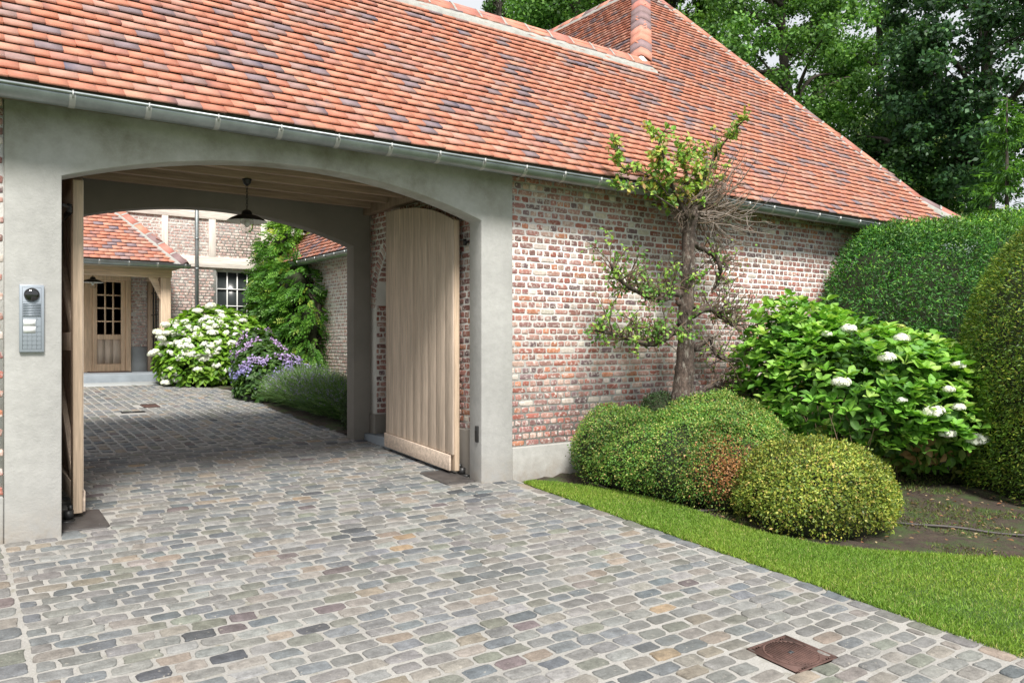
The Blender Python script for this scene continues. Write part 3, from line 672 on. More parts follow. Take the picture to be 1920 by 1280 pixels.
plate(3.86, 4.178, 6.375, 6.93, 'dark iron plate in the cobbles under the boarded gate leaf beside the brick wall')

# --- intercom on the left pier
ic = thing('door_intercom', 'grey metal intercom panel with camera dome on the concrete gate pier', 'intercom', (.517, 6.29, 1.50))
ix0, ix1, iz0, iz1 = .444, .589, 1.278, 1.733; yf = 6.268
mb = MB(); mb.box(ix0, ix1, yf, 6.2905, iz0, iz1); mb.build('housing', M['alu'], ic, bevel=.003)
mb = MB(); a0, a1 = ix0+.018, ix1-.018; mw = a1-a0
zs_ = [iz1-.018-.1*i for i in range(5)]; zs_[-1] = iz0+.02
gy = yf-.0006
def line(x0, x1, z0, z1, t=.0011, mb=mb):
    mb.box(min(x0, x1)-t/2, max(x0, x1)+t/2, gy, yf+.001, min(z0, z1)-t/2, max(z0, z1)+t/2)
for x in (a0, a1): line(x, x, zs_[0], zs_[-1], .0016)
for z in (zs_[0], zs_[-1], zs_[1], zs_[2], zs_[3]): line(a0, a1, z, z)
kx = a0+mw*.75
line(kx, kx, zs_[2], zs_[4]); line(a0, a1, zs_[2]-.062, zs_[2]-.062)
for x in (a0+mw*.25, a0+mw*.5): line(x, x, zs_[3]-.002, zs_[4])
for q in (1, 2, 3): zq = zs_[3]+(zs_[4]-zs_[3])*q/4; line(a0, a1, zq, zq)
for q in range(4):
    for i in range(4):
        zq = zs_[3]+(zs_[4]-zs_[3])*q/4-.004; x = a0+mw*.25*i+.004; mb.box(x, x+.0035, gy, yf+.001, zq-.0025, zq)
for zq in (zs_[2]-.014, zs_[2]-.066): mb.box(kx+.004, kx+.009, gy, yf+.001, zq-.003, zq)
mb.build('keypad_lines', M['groove'], ic)
mb = MB()
for i in range(8):
    z = zs_[1]-.006-i*.0112; V = []; 
    mb.prism([(yf+.001, z), (yf-.006, z-.003), (yf-.006, z-.006), (yf+.001, z-.0085)], 'x', a0+.003, a1-.003)
mb.build('speaker_louvre', M['alu'], ic)
mb = MB(); cz = (zs_[0]+zs_[1])/2+.001; prof = [(.047*math.cos(a), .030*math.sin(a)) for a in np.linspace(0, math.pi/2, 10)]
V = []; n = 28
for r_, h_ in prof:
    for a in np.arange(n)*2*math.pi/n: V.append(((a0+a1)/2+r_*math.cos(a), yf-.0005-h_, cz+r_*math.sin(a)))
mb.add(V, [(i*n+j, i*n+(j+1) % n, (i+1)*n+(j+1) % n, (i+1)*n+j) for i in range(9) for j in range(n)]); mb.build('camera_dome', mat('smoked_dome', (.012, .012, .013), .06, spec=1.0), ic, smooth=True)
for zt_ in (zs_[2]-.016, zs_[2]-.0625):
    mb = MB(); mb.box(a0+.006, kx-.006, yf-.0015, yf+.001, zt_-.0455, zt_); mb.build('name_card', M['label'], ic)
# small black photocell on the right jamb
mb = MB(); mb.box(4.158, 4.1795, 6.335, 6.375, .40, .545); mb.prism([(6.335, .40), (6.375, .40), (6.37, .39), (6.34, .39)], 'x', 4.16, 4.1795)
mb.tube([(4.157, 6.355, .50), (4.152, 6.355, .50)], .012, 12)
tag(mb.build('gate_photocell', M['iron'], bevel=.003), 'small black gate sensor box on the inner face of the right pier', 'sensor')

# --- pendant lamps
def pendant(x, y, z, s, label, drop=.30):
    t = thing('pendant_lamp', label, 'lamp', (x, y, z), 'black enamel pendant lamps with a glass globe')
    zr_ = z-drop*s
    mb = MB(); mb.lathe([(.0, z), (.048*s, z), (.044*s, z-.01*s), (.032*s, z-.045*s), (.012*s, z-.065*s), (0, z-.065*s)], x, y, 20); mb.build('ceiling_rose', M['iron'], t, smooth=True)
    mb = MB(); zz = z-.06*s; k = 0
    while zz > zr_+.01:
        a = np.linspace(0, 2*math.pi, 13); dx = .009*s*np.cos(a); dz = .019*s*np.sin(a)
        pts = np.stack([x+dx*(k % 2 == 0), y+dx*(k % 2), zz-.017*s+dz], -1); mb.tube(pts, .0028*s, 6, cap=False); zz -= .029*s; k += 1
    mb.build('chain', M['iron'], t)
    mb = MB(); mb.lathe([(0, zr_), (.02*s, zr_), (.045*s, zr_-.014*s), (.052*s, zr_-.045*s), (.10*s, zr_-.058*s), (.15*s, zr_-.082*s), (.187*s, zr_-.11*s), (.190*s, zr_-.114*s), (.187*s, zr_-.113*s)], x, y, 40); mb.build('lamp_shade', M['iron'], t, smooth=True)
    mb = MB(); mb.lathe([(.187*s, zr_-.1135*s), (.148*s, zr_-.088*s), (.098*s, zr_-.065*s), (.04*s, zr_-.056*s), (0, zr_-.055*s)], x, y, 40); mb.build('shade_lining', M['enamel'], t, smooth=True)
    zb = zr_-.07*s; mb = MB()
    mb.lathe([(.056*s, zb), (.058*s, zb-.04*s), (.058*s, zb-.09*s), (.052*s, zb-.12*s), (.034*s, zb-.144*s), (0, zb-.152*s)], x, y, 28)
    o = mb.build('glass_globe', M['glass'], t, smooth=True); so_ = o.modifiers.new('solid', 'SOLIDIFY'); so_.thickness = .003
    mb = MB(); mb.lathe([(0, zb+.01*s), (.014*s, zb+.01*s), (.014*s, zb-.018*s), (.024*s, zb-.045*s), (.028*s, zb-.07*s), (.018*s, zb-.092*s), (0, zb-.10*s)], x, y, 16); mb.build('bulb', M['enamel'], t, smooth=True)
    return t
lp = PX(463, 322, 7.81)
pendant(lp[0], 7.81, 2.931, 1.0, 'black pendant lamp hanging from the joists of the gateway ceiling')

# ================================================================== the main house across the yard
ho = thing('country_house', 'brick house with pale half timbering and an oak porch across the courtyard', 'house', (4, 18, .7))
WX0, WX1, WZ0, WZ1 = 4.97, 6.0, 1.32, 2.95
mb = MB(); F_Y = 18.0
for x0, x1, z0, z1 in ((-4, WX0, .3, 6.2), (WX1, 11, .3, 6.2), (WX0, WX1, .3, WZ0), (WX0, WX1, WZ1, 6.2)): mb.box(x0, x1, F_Y+.012, F_Y+.35, z0, z1)
hw_ = mb.build('wall', M['mortar'], ho)
mb = MB(); DX0, DX1 = 1.8, 3.24
brickwall(mb, .2, 7.2, 1.24, 4.9, lambda u, v, w_: np.stack([u, F_Y+.012-w_, v], -1), hole=lambda u, v: (WX0-.02 < u < WX1+.02 and WZ0 < v < WZ1) or (DX0-.0 < u < DX1 and v < 2.8), K=8, pale=.42)
mb.build('brick_facing', M['brickfar'], hw_)
mb = MB(); mb.box(DX1, 3.62, F_Y-.012, F_Y+.02, .5, 1.24); mb.box(3.8, 6.9, F_Y-.012, F_Y+.02, .3, 1.24); mb.build('plinth', M['stoneslab'], ho)
def beam(name, x0, x1, z0, z1, y=F_Y, k=1.0, m='oakh', pr=.03):
    c = tuple(np.array((.80, .73, .66))*k*random.uniform(.94, 1.05)); mb = MB(); mb.box(x0, x1, y-pr, y+.03, z0, z1, c=c); return mb.build(name, M[m], ho, bevel=.006)
a = PX(405, 503, F_Y); b = PX(405, 476, F_Y)
TB = 1
beam('timber_rail', 3.3, 7.2, 2.965, 3.20)
beam('timber_rail', 1.0, 7.2, 4.02, 4.24, pr=.032)
for x0, x1 in ((303, 315), (391, 404), (489, 501), (565, 577)):
    xa = PX(x0, 440, F_Y)[0]; xb = PX(x1, 440, F_Y)[0]; beam('timber_stud', xa, xb, 3.201, 4.019, m='oak')
# window with glazing bars
wn = bpy.data.objects.new('window', None); col.objects.link(wn); wn.location = (WX0, F_Y, WZ0); adopt(wn, ho)
wy = F_Y+.13
mb = MB(); W = WX1-WX0
mb.box(WX0, WX0+.045, wy-.03, wy+.03, WZ0, WZ1); mb.box(WX1-.10, WX1, wy-.03, wy+.03, WZ0, WZ1); mb.box(WX0+.045, WX1-.10, wy-.03, wy+.03, WZ1-.06, WZ1); mb.box(WX0+.045, WX1-.10, wy-.03, wy+.03, WZ0, WZ0+.07)
mb.build('window_frame', M['white'], wn, bevel=.004)
mb = MB()
for i in range(1, 4): x = WX0+.045+(W-.145)*i/4; mb.box(x-.011, x+.011, wy-.018, wy+.012, WZ0+.07, WZ1-.06)
for i in range(1, 4): z = WZ0+.07+(WZ1-WZ0-.13)*i/4; mb.box(WX0+.045, WX1-.10, wy-.020, wy+.010, z-.011, z+.011)
mb.build('glazing_bars', M['white'], wn)
def glasspane(name, x0, x1, y, z0, z1, parent):
    mb = MB(); mb.box(x0, x1, y, y+.004, z0, z1); return mb.build(name, M['pane'], parent)
glasspane('pane', WX0+.04, WX1-.09, wy+.014, WZ0+.06, WZ1-.05, wn)
mb = MB(); mb.box(WX0-.02, WX1+.05, F_Y-.06, wy-.03, WZ0-.06, WZ0); mb.build('window_sill', M['stoneslab'], wn)
# downpipe
mb = MB(); dp = PX(369, 500, F_Y-.06); mb.tube([(dp[0], F_Y-.06, .7), (dp[0], F_Y-.06, 6.0)], .04, 14)
for z in (1.6, 2.9, 3.55, 4.4): mb.tube([(dp[0], F_Y-.06, z), (dp[0], F_Y-.06, z+.035)], .046, 14)
mb.build('downpipe', M['zinc'], ho, smooth=False)
mb = MB(); mb.add([(-4.4, 17.4, 5.6), (11.4, 17.4, 5.6), (11.4, 22, 10.6), (-4.4, 22, 10.6)], [(0, 1, 2, 3)]); hr = mb.build('roof', M['bedding'], ho)
mb = MB(); tiles(mb, (0, 17.4, 5.6), (1, 0, 0), unit(np.array((0, 4.6, 5.))), unit(np.array((0, -5., 4.6))), -4.4, 11.4, 6.6, lambda u, s: True, gauge=.2, wid=.34); mb.build('roof_tiles', M['tile'], hr)
gutter(ho, (-4.4, 17.33, 5.55), (11.4, 17.33, 5.55), strap=False)
# porch
PY = 16.62; pz = .73
mb = MB(); mb.box(-2, 3.78, 16.42, F_Y, .30, pz); mb.build('porch_step', M['bluestone'], ho, bevel=.01)
px0, px1 = PX(302, 600, PY)[0], PX(320.5, 600, PY)[0]
mb = MB(); c = (.64, .49, .36)
mb.box(px0, px1, PY, PY+.2, pz+.13, 2.60, c=c); mb.build('porch_post', M['oak'], ho, bevel=.008)
mb = MB(); mb.box(px0-.03, px1+.03, PY-.03, PY+.23, pz, pz+.13); mb.build('post_base', M['bluestone'], ho, bevel=.008)
mb = MB(); mb.box(-1.5, px1+.02, PY-.004, PY+.19, 2.60, 2.76, c=(.64, .49, .36)); mb.box(px0, px1, PY+.2, F_Y, 2.60, 2.76, c=(.58, .44, .32)); mb.build('porch_beam', M['oakh'], ho, bevel=.006)
# curved brace
mb = MB(); A_ = PX(262, 506, PY+.05); B_ = PX(302, 566, PY+.05); pts = []
inn = []; out_ = []
for t in np.linspace(0, 1, 12):
    x = A_[0]+(B_[0]-A_[0])*(t**.75 if 0 else t); z = A_[2]+.01-(A_[2]-B_[2]+.0)*t**1.7
    inn.append((x+.0, z-.0)); 
for t in np.linspace(1, 0, 12):
    x = A_[0]+.26+(B_[0]-A_[0]-.26)*t; z = A_[2]+.01-(A_[2]-B_[2]-.20)*t**1.5
    out_.append((min(x+.0, B_[0]), z))
mb.prism(inn+out_, 'y', PY+.05, PY+.14, c=(.64, .49, .37)); mb.build('brace', M['oakh'], ho, bevel=.004)
# trellis screen at the side of the porch
mb = MB(); mb.box(px0+.02, px0+.14, F_Y-.16, F_Y, pz, 2.6, c=(.5, .37, .27)); mb.build('wall_post', M['oak'], ho)
mb = MB(); xs_ = px0+.08
for y in (16.95, 17.2, 17.45, 17.7): mb.box(xs_-.012, xs_+.012, y-.012, y+.012, pz+.03, 2.6)
for z in (1.0, 1.45, 1.9, 2.35): mb.box(xs_-.010, xs_+.010, PY+.2, F_Y-.16, z-.012, z+.012)
mb.build('side_screen', M['iron'], ho)
# porch roof
PR = 1.08; ex = 3.93; ey = 16.36; prz = 2.86; PS = math.hypot(1, PR)
dpth = F_Y-ey
mb = MB(); mb.add([(-2, ey, prz), (ex, ey, prz), (ex-dpth, F_Y, prz+PR*dpth), (-2, F_Y, prz+PR*dpth)], [(0, 1, 2, 3)])
mb.add([(ex, ey, prz), (ex, F_Y, prz), (ex-dpth, F_Y, prz+PR*dpth)], [(0, 1, 2)]); pr_ = mb.build('porch_roof', M['bedding'], ho)
mb = MB(); tiles(mb, (0, ey, prz), (1, 0, 0), (0, 1/PS, PR/PS), (0, -PR/PS, 1/PS), -2, ex, dpth*PS, lambda u, s: u < ex-s/PS, gauge=.095)
tiles(mb, (ex, 0, prz), (0, 1, 0), (-1/PS, 0, PR/PS), (PR/PS, 0, 1/PS), ey, F_Y, dpth*PS, lambda u, s: u > ey+s/PS, gauge=.095)
mb.build('roof_tiles', M['tile'], pr_)
ridge_run(pr_, (ex+.02, ey-.02, prz), (ex-dpth, F_Y, prz+PR*dpth), (0, -PR, 1), (PR, 0, 1), length=.33, wid=.13, drop=.55, name='hip_tile')
gutter(pr_, (-2, ey-.07, prz-.02), (ex+.07, ey-.07, prz-.03), rad=.065, first=.4, step=.5)
mb = MB(); mb.box(-1.9, ex-.1, ey-.01, F_Y, 2.762, 2.80, c=oak(.8)); mb.build('porch_ceiling', M['oakh'], ho)
# front door
dn = bpy.data.objects.new('front_door', None); col.objects.link(dn); dn.location = (2.6, F_Y, pz); adopt(dn, ho)
DY = F_Y-.02; ct = (.74, .54, .37)
def dx(p): return float(PX(p, 600, DY)[0])
def dz(p): return float(PX(215, p, DY)[2])
gx0, gx1, gz1, gz0 = dx(182), dx(227), dz(529), dz(627)
mb = MB(); mb.box(DX0, DX1, DY-.03, DY+.05, 2.60, 2.80, c=ct); mb.box(dx(236), DX1, DY-.03, DY+.05, pz, 2.60, c=ct); mb.box(DX0, dx(172), DY-.03, DY+.05, pz, 2.60, c=ct)
mb.build('door_frame', M['oak'], dn, bevel=.006)
mb = MB(); l0, l1 = dx(172)+.004, dx(236)-.004; z1_ = 2.597
mb.box(l0, gx0, DY-.01, DY+.04, pz+.012, z1_, c=ct); mb.box(gx1, l1, DY-.01, DY+.04, pz+.012, z1_, c=ct); mb.box(gx0, gx1, DY-.01, DY+.04, gz1, z1_, c=ct); mb.box(gx0, gx1, DY-.016, DY+.04, gz0-.10, gz0, c=tuple(np.array(ct)*.92)); mb.box(gx0, gx1, DY-.01, DY+.04, pz+.012, pz+.16, c=tuple(np.array(ct)*.9))
mb.build('door_leaf', M['oak'], dn, bevel=.006)
mb = MB(); 
for i in range(3): mb.box(gx0+(gx1-gx0)*i/3+.002, gx0+(gx1-gx0)*(i+1)/3-.002, DY+.004, DY+.03, pz+.16, gz0-.10, c=oak(1.05, .05))
mb.build('door_panel', M['oak'], dn)
mb = MB()
for i in (1, 2): x = gx0+(gx1-gx0)*i/3; mb.box(x-.014, x+.014, DY-.008, DY+.03, gz0, gz1, c=ct)
for i in (1, 2, 3): z = gz0+(gz1-gz0)*i/4; mb.box(gx0, gx1, DY-.005, DY+.028, z-.014, z+.014, c=ct)
mb.build('glazing_bars', M['oak'], dn)
glasspane('pane', gx0-.01, gx1+.01, DY+.032, gz0-.01, gz1+.01, dn)
q = PX(174, 503, 17.2); pendant(q[0], 17.2, 2.76, 1.0, 'black pendant lamp hanging in the oak porch in front of the door', drop=.16)
mb = MB(); m0 = PX(170, 698, 17.75); mb.box(dx(163), dx(240), 17.55, 17.92, pz, pz+.018)
for i in range(9): mb.box(dx(163)+.02, dx(240)-.02, 17.57+i*.038, 17.585+i*.038, pz+.018, pz+.022)
tag(mb.build('door_mat', mat('coir', (.08, .05, .04), .95, bump=(200, .003))), 'dark brown door mat lying before the oak front door', 'door mat')

# ================================================================== small things in the paving
def hatch(cx, cy, w_, d_, label, name='drain_cover', round_=True, rot=0, m='rust'):
    t = thing(name, label, 'manhole cover' if round_ else 'drain grate', (cx, cy, float(zg(cy))), 'iron covers set in the cobbles' if 0 else None)
    zf = lambda y: float(zg(y))
    def slab(x0, x1, y0, y1, h0, h1, mb): mb.prism([(y0, zf(y0)+h0), (y1, zf(y1)+h0), (y1, zf(y1)+h1), (y0, zf(y0)+h1)], 'x', x0, x1)
    x0, x1, y0, y1 = cx-w_/2, cx+w_/2, cy-d_/2, cy+d_/2
    mb = MB(); slab(x0, x1, y0, y1, -.02, .007, mb)
    for a, b, c_, d__ in ((x0, x1, y0, y0+.012), (x0, x1, y1-.012, y1), (x0, x0+.012, y0, y1), (x1-.012, x1, y0, y1)): slab(a, b, c_, d__, 0, .0105, mb)
    mb.build('cover_frame', M[m], t)
    if round_:
        r = min(w_, d_)*.44; n = 40; V = []
        for rr, h_ in ((r+.006, .0075), (r+.006, .012), (r-.002, .012), (r-.004, .0085), (r-.007, .0085), (r-.008, .011), (0.0, .011)):
            for a in np.arange(n)*2*math.pi/n: y = cy+rr*math.sin(a); V.append((cx+rr*math.cos(a), y, zf(y)+h_))
        mb = MB(); mb.add(V, [(i*n+j, i*n+(j+1) % n, (i+1)*n+(j+1) % n, (i+1)*n+j) for i in range(6) for j in range(n)])
        for i in range(15):
            x = cx-r*.94+i*r*1.88/14; hh = math.sqrt(max((r*.95)**2-(x-cx)**2, 0)); slab(x-.0035, x+.0035, cy-hh, cy+hh, .010, .0145, mb)
        for sx, sy in ((-1, -1), (-1, 1), (1, -1), (1, 1)):
            for q_ in range(3):
                a = w_*.40-q_*.018; x = cx+sx*a; y = cy+sy*(d_*.5-.02); slab(min(x, x-sx*.03), max(x, x-sx*.03), y-.003, y+.003, .006, .011, mb)
        mb.build('lid', M[m], t)
        mb = MB(); slab(cx-.022, cx+.012, cy-.010, cy+.010, .0148, .0155, mb); slab(cx-.004, cx+.002, cy-.009, cy+.009, .015, .019, mb); mb.build('key_hole', M['groove'], t)
    else:
        mb = MB()
        for i in range(9): x = x0+.02+i*(w_-.04)/8; slab(x-.006, x+.006, y0+.015, y1-.015, .006, .013, mb)
        mb.build('grate_bars', M[m], t)
    return t
hatch(3.54, 2.465, .335, .31, 'square rusty iron cover with a round ribbed lid in the front cobbles', 'manhole_cover')
hatch(2.56, 12.75, .22, .33, 'reddish brown iron cover in the courtyard cobbles, nearer the porch', 'drain_cover', False)
hatch(2.22, 12.15, .30, .10, 'grey slotted drain in the courtyard cobbles, nearer the gateway', 'drain_cover', False, m='iron')
# irrigation hose along the bed
h1 = np.array([(5.13, 5.86), (5.13, 5.6), (5.09, 5.4), (5.03, 5.05), (5.06, 4.8), (5.2, 4.66), (5.42, 4.58), (5.9, 4.45)])
h2 = np.array([(6.2, 3.75), (6.6, 3.49), (6.86, 3.17), (7.14, 2.81), (7.7, 2.2), (8.4, 1.5)])
def smooth_path(p, n=60):
    t = np.linspace(0, len(p)-1, n); i = np.clip(t.astype(int), 0, len(p)-2); f = t-i
    pp = np.vstack([2*p[0]-p[1], p, 2*p[-1]-p[-2]]); a, b, c, d = pp[i], pp[i+1], pp[i+2], pp[i+3]; f = f[:, None]
    return .5*((2*b)+(-a+c)*f+(2*a-5*b+4*c-d)*f**2+(-a+3*b-3*c+d)*f**3)
for p, lb in ((h1, 'dark rubber irrigation hose curving at the foot of the long box hedge'), (h2, 'dark rubber irrigation hose across the bare soil, right of the round box shrub')):
    s2 = smooth_path(p); pts = np.stack([s2[:, 0], s2[:, 1], zg(s2[:, 1])+.008+.006*np.sin(np.arange(len(s2))*.35)], -1)
    mb = MB(); mb.tube(pts, .011, 10); tag(mb.build('garden_hose', M['hose'], smooth=True), lb, 'hose')
# ================================================================== plants
def sdf_blob(P, lumps, k=14.):
    """smooth union of ellipsoids; <0 inside"""
    acc = 0
    for c, r in lumps:
        q = (P-np.array(c))/np.array(r); d = (np.linalg.norm(q, axis=1)-1)*min(r); acc = acc+np.exp(-k*d)
    return -np.log(acc+1e-12)/k
def blob_surface(lumps, n, zmin=None, k=14., rough=0):
    ar = np.array([(r[0]*r[1]+r[0]*r[2]+r[1]*r[2]) for c, r in lumps]); idx = rng.choice(len(lumps), int(n*1.6), p=ar/ar.sum())
    c = np.array([l[0] for l in lumps])[idx]; r = np.array([l[1] for l in lumps])[idx]
    P = c+rvec(len(idx))*r*1.02
    for _ in range(5):
        d = sdf_blob(P, lumps, k); e = .004; G = np.stack([sdf_blob(P+np.eye(3)[i]*e, lumps, k)-d for i in range(3)], 1)/e
        P = P-unit(G)*d[:, None]
    d = sdf_blob(P, lumps, k); ok = abs(d) < .02
    if zmin is not None: ok &= P[:, 2] > zmin(P)
    P, G = P[ok], unit(G[ok]); 
    return P[:n], G[:n]
def core_mesh(mb, lumps, s=.9):
    for c, r in lumps:
        n, m = 20, 12; V = []
        for j in range(m+1):
            th = math.pi*j/m
            for i in range(n):
                a = 2*math.pi*i/n; V.append((c[0]+r[0]*s*math.sin(th)*math.cos(a), c[1]+r[1]*s*math.sin(th)*math.sin(a), c[2]+r[2]*s*math.cos(th)))
        mb.add(V, [(j*n+i, (j+1)*n+i, (j+1)*n+(i+1) % n, j*n+(i+1) % n) for j in range(m) for i in range(n)])
def clipped_shrub(name, label, cat, lumps, n, leaf, pal, wts, base, k=14., stick=.5, core=.88, patch=None, group=None, depth=.034, bump=.018, m='smallleaf', aspect=.55):
    t = thing(name, label, cat, base, group)
    zm = lambda P: zg(P[:, 1])+.03+.05*np.sin(P[:, 0]*9+P[:, 1]*7)
    P, G = blob_surface(lumps, n, zm, k)
    thin = np.clip((P[:, 2]-zg(P[:, 1]))/.22, .25, 1); kp = rng.random(len(P)) < thin; P, G = P[kp], G[kp]; n = len(P)
    und = np.sin(P[:, 0]*11+1.3*np.sin(P[:, 2]*9))*np.sin(P[:, 1]*12+P[:, 2]*10)+.6*np.sin(P[:, 0]*31+P[:, 2]*27)*np.sin(P[:, 1]*29)
    P = P+G*(bump*und+rng.normal(0, depth*.35, n)-abs(rng.normal(0, depth, n)))[:, None]
    C = pick(pal, n, .22, wts)*(1+.28*np.sin(P[:, 0]*5+2*np.sin(P[:, 2]*4+1))*np.sin(P[:, 1]*6+P[:, 2]*5))[:, None]
    if patch: C = patch(P, C)
    T = unit(G*stick+rvec(n)*.8); Nn = unit(G+rvec(n)*.7)
    s = leaf*rng.uniform(.7, 1.3, n); mb = MB(); cards(mb, P, T, Nn, s, s*aspect, C, LEAF4)
    mb.build('foliage', M[m], t)
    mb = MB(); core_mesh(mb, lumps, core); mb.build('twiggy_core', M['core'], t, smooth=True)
    return t
BOX = [(.10, .23, .035), (.15, .29, .048), (.25, .33, .065), (.44, .43, .14), (.07, .17, .045), (.40, .30, .12)]
LA = [((5.40, 5.80, .27), (.42, .36, .44)), ((5.46, 5.45, .20), (.42, .45, .42)), ((5.58, 5.0, .20), (.46, .50, .44)), ((6.02, 5.05, .36), (.48, .50, .50)), ((6.22, 4.95, .25), (.58, .55, .45)), ((5.80, 4.62, .12), (.44, .42, .44))]
def brown(P, C):
    d = np.exp(-(((P[:, 0]-5.50)/.24)**2+((P[:, 1]-4.40)/.26)**2+((P[:, 2]-.24)/.24)**2)); f = rng.random(len(P)) < d*1.1
    C = C.copy(); C[f] = pick([(.38, .17, .06), (.30, .14, .06), (.45, .24, .10)], f.sum(), .2)
    y = np.clip((P[:, 0]-5.6)*1.0, 0, 1)[:, None]*.5; return C*(1-y)+C*np.array((1.35, 1.12, 1.0))*y
clipped_shrub('box_shrub', 'long billowing clipped box hedge with a scorched brown patch beside the brick wall', 'shrub', LA, 78000, .021, BOX, [4, 5, 3, 1.2, 2, .6], (5.9, 5.1, -.08), k=11, patch=brown, bump=.026)
LC = [((5.98, 3.98, .10), (.64, .60, .42)), ((5.90, 3.9, -.02), (.60, .56, .40)), ((6.25, 4.0, -.02), (.56, .5, .40))]
clipped_shrub('box_shrub', 'round yellowish clipped box shrub in front, next to the lawn edge', 'shrub', LC, 42000, .025, [(.16, .24, .035), (.27, .33, .05), (.42, .42, .08), (.48, .36, .12), (.09, .15, .03)], [4.6, 5, 2.8, 1.0, 3], (6.05, 3.95, -.15), k=16, depth=.045, bump=.026)
LS = [((6.28, 5.98, .58), (.24, .2, .24))]
clipped_shrub('box_shrub', 'small dark green box ball beside the foot of the pear tree trunk', 'shrub', LS, 7000, .02, [(.04, .09, .03), (.06, .12, .035)], [1, 1], (6.28, 5.98, 0), k=16)
# twigs showing under the box
def stems(mb, pts0, n, h, spread, r=.004, c=((.16, .12, .08), (.22, .17, .11))):
    for i in range(n):
        a = pts0(i); d = np.array((rng.normal(0, spread), rng.normal(0, spread), 1.)); p = [a]
        for s in range(5): d = d+rng.normal(0, .12, 3)*np.array((1, 1, .2)); p.append(p[-1]+unit(d)*h/5*rng.uniform(.8, 1.2))
        mb.tube(p, np.linspace(r, r*.5, 6), 5, c=pick(c, 1)[0], cap=False)

# --- yew hedge and yew dome
YEW = [(.03, .11, .02), (.05, .165, .028), (.09, .25, .038), (.19, .36, .05), (.02, .06, .015)]
LH = [((11.2, 5.4, 1.15), (1.7, .85, 1.75)), ((10.30, 5.75, 1.40), (1.15, .60, 1.42)), ((12.8, 5.2, 1.3), (2.0, .9, 1.9)), ((14.6, 5.1, 1.5), (2.0, .95, 2.0)), ((10.2, 5.7, .4), (.95, .6, 1.0))]
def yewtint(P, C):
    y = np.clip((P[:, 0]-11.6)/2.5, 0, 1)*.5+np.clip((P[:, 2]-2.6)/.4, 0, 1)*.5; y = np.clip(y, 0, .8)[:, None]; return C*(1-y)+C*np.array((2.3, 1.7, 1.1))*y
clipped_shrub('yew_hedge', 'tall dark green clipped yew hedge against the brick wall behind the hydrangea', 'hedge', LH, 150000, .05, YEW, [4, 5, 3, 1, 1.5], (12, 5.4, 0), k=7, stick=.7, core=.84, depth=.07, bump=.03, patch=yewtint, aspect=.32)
LD = [((9.55, 3.12, .84), (1.33, 1.2, 1.93)), ((9.62, 3.12, .1), (1.32, 1.25, 1.2))]
DOME = [(.09, .18, .022), (.13, .24, .028), (.23, .31, .035), (.36, .38, .06), (.05, .10, .018)]
clipped_shrub('yew_dome', 'big clipped yew dome with yellow green tips right of the hydrangea', 'topiary', LD, 110000, .038, DOME, [4, 5, 3, 1, 2], (10.15, 3.1, -.2), k=10, stick=.6, core=.88, depth=.035, bump=.012, aspect=.32)

# --- hydrangeas
def mophead(name, c, r, parent, pal, n=90, proto={}):
    mb = MB(); D = rvec(n); D[:, 2] = abs(D[:, 2])*1.0-.25; D = unit(D)
    for i in range(n):
        nrm = D[i]; a = unit(np.cross(nrm, rng.normal(size=3))); b = np.cross(nrm, a); p = np.array(c)+nrm*r*np.array((1, 1, .62))*rng.uniform(.88, 1.12); s = r*.27
        cc = pick(pal, 1, .05)[0]; V = []
        for q in range(4):
            e = a*math.cos(q*math.pi/2)+b*math.sin(q*math.pi/2); f = a*math.cos(q*math.pi/2+.78)+b*math.sin(q*math.pi/2+.78); g2 = a*math.cos(q*math.pi/2-.78)+b*math.sin(q*math.pi/2-.78)
            V += [p, p+g2*s*.62+nrm*s*.10, p+e*s*.95+nrm*s*.02, p+f*s*.62+nrm*s*.10]
        mb.add(V, [(q*4, q*4+1, q*4+2, q*4+3) for q in range(4)], cc)
    core_mesh(mb, [(c, (r*.8, r*.8, r*.55))], 1.0); mb.C[-1][:] = np.array(pal[0])*.9
    return mb.build(name, M['petal'], parent)
def leafy(mb, P, G, size, pal, wts, up=.35, rnd=.35, sz=(.7, 1.25)):
    """whorls of leaves around shoot tips P pointing along G"""
    n = len(P); m = 4
    base = np.repeat(P, m, 0); ax = np.repeat(G, m, 0); a = np.tile(np.arange(m)*math.pi/2, n)+np.repeat(rng.uniform(0, 6.28, n), m)
    u = unit(np.cross(ax, np.repeat(unit(rng.normal(size=(n, 3))), m, 0))); v = np.cross(ax, u)
    T = unit(u*np.cos(a)[:, None]+v*np.sin(a)[:, None]+ax*up+rng.normal(0, rnd*.5, (n*m, 3))); Nn = unit(ax+np.array((0, 0, .6))+rng.normal(0, rnd, (n*m, 3)))
    s = size*rng.uniform(*sz, n*m); cards(mb, base+T*.008, T, Nn, s, s*.62, np.repeat(pick(pal, n, .15, wts), m, 0)*(1+rng.uniform(-.1, .1, (n*m, 1))), LEAFD)
HL = [((8.12, 4.85, .78), (.95, .83, .68)), ((7.85, 5.35, 1.05), (.60, .42, .60)), ((8.70, 4.42, .60), (.74, .70, .60)), ((7.60, 5.42, .95), (.34, .30, .64)), ((8.95, 4.18, .34), (.55, .5, .50))]
hy = thing('hydrangea_bush', 'large bright green hydrangea bush with a few white flower heads by the yew dome', 'hydrangea', (8.2, 4.7, -.1))
mb = MB(); HP = [(.18, .40, .055), (.26, .48, .08), (.12, .28, .05), (.38, .56, .13)]
P, G = blob_surface(HL, 1350, lambda P: np.full(len(P), .28), 6.); P = P+rng.normal(0, .035, P.shape)
leafy(mb, P, unit(G*.6+np.array((0, 0, 1.2))), .108, HP, [4, 3, 3, 2], up=.7, rnd=.4, sz=(.55, 1.35))
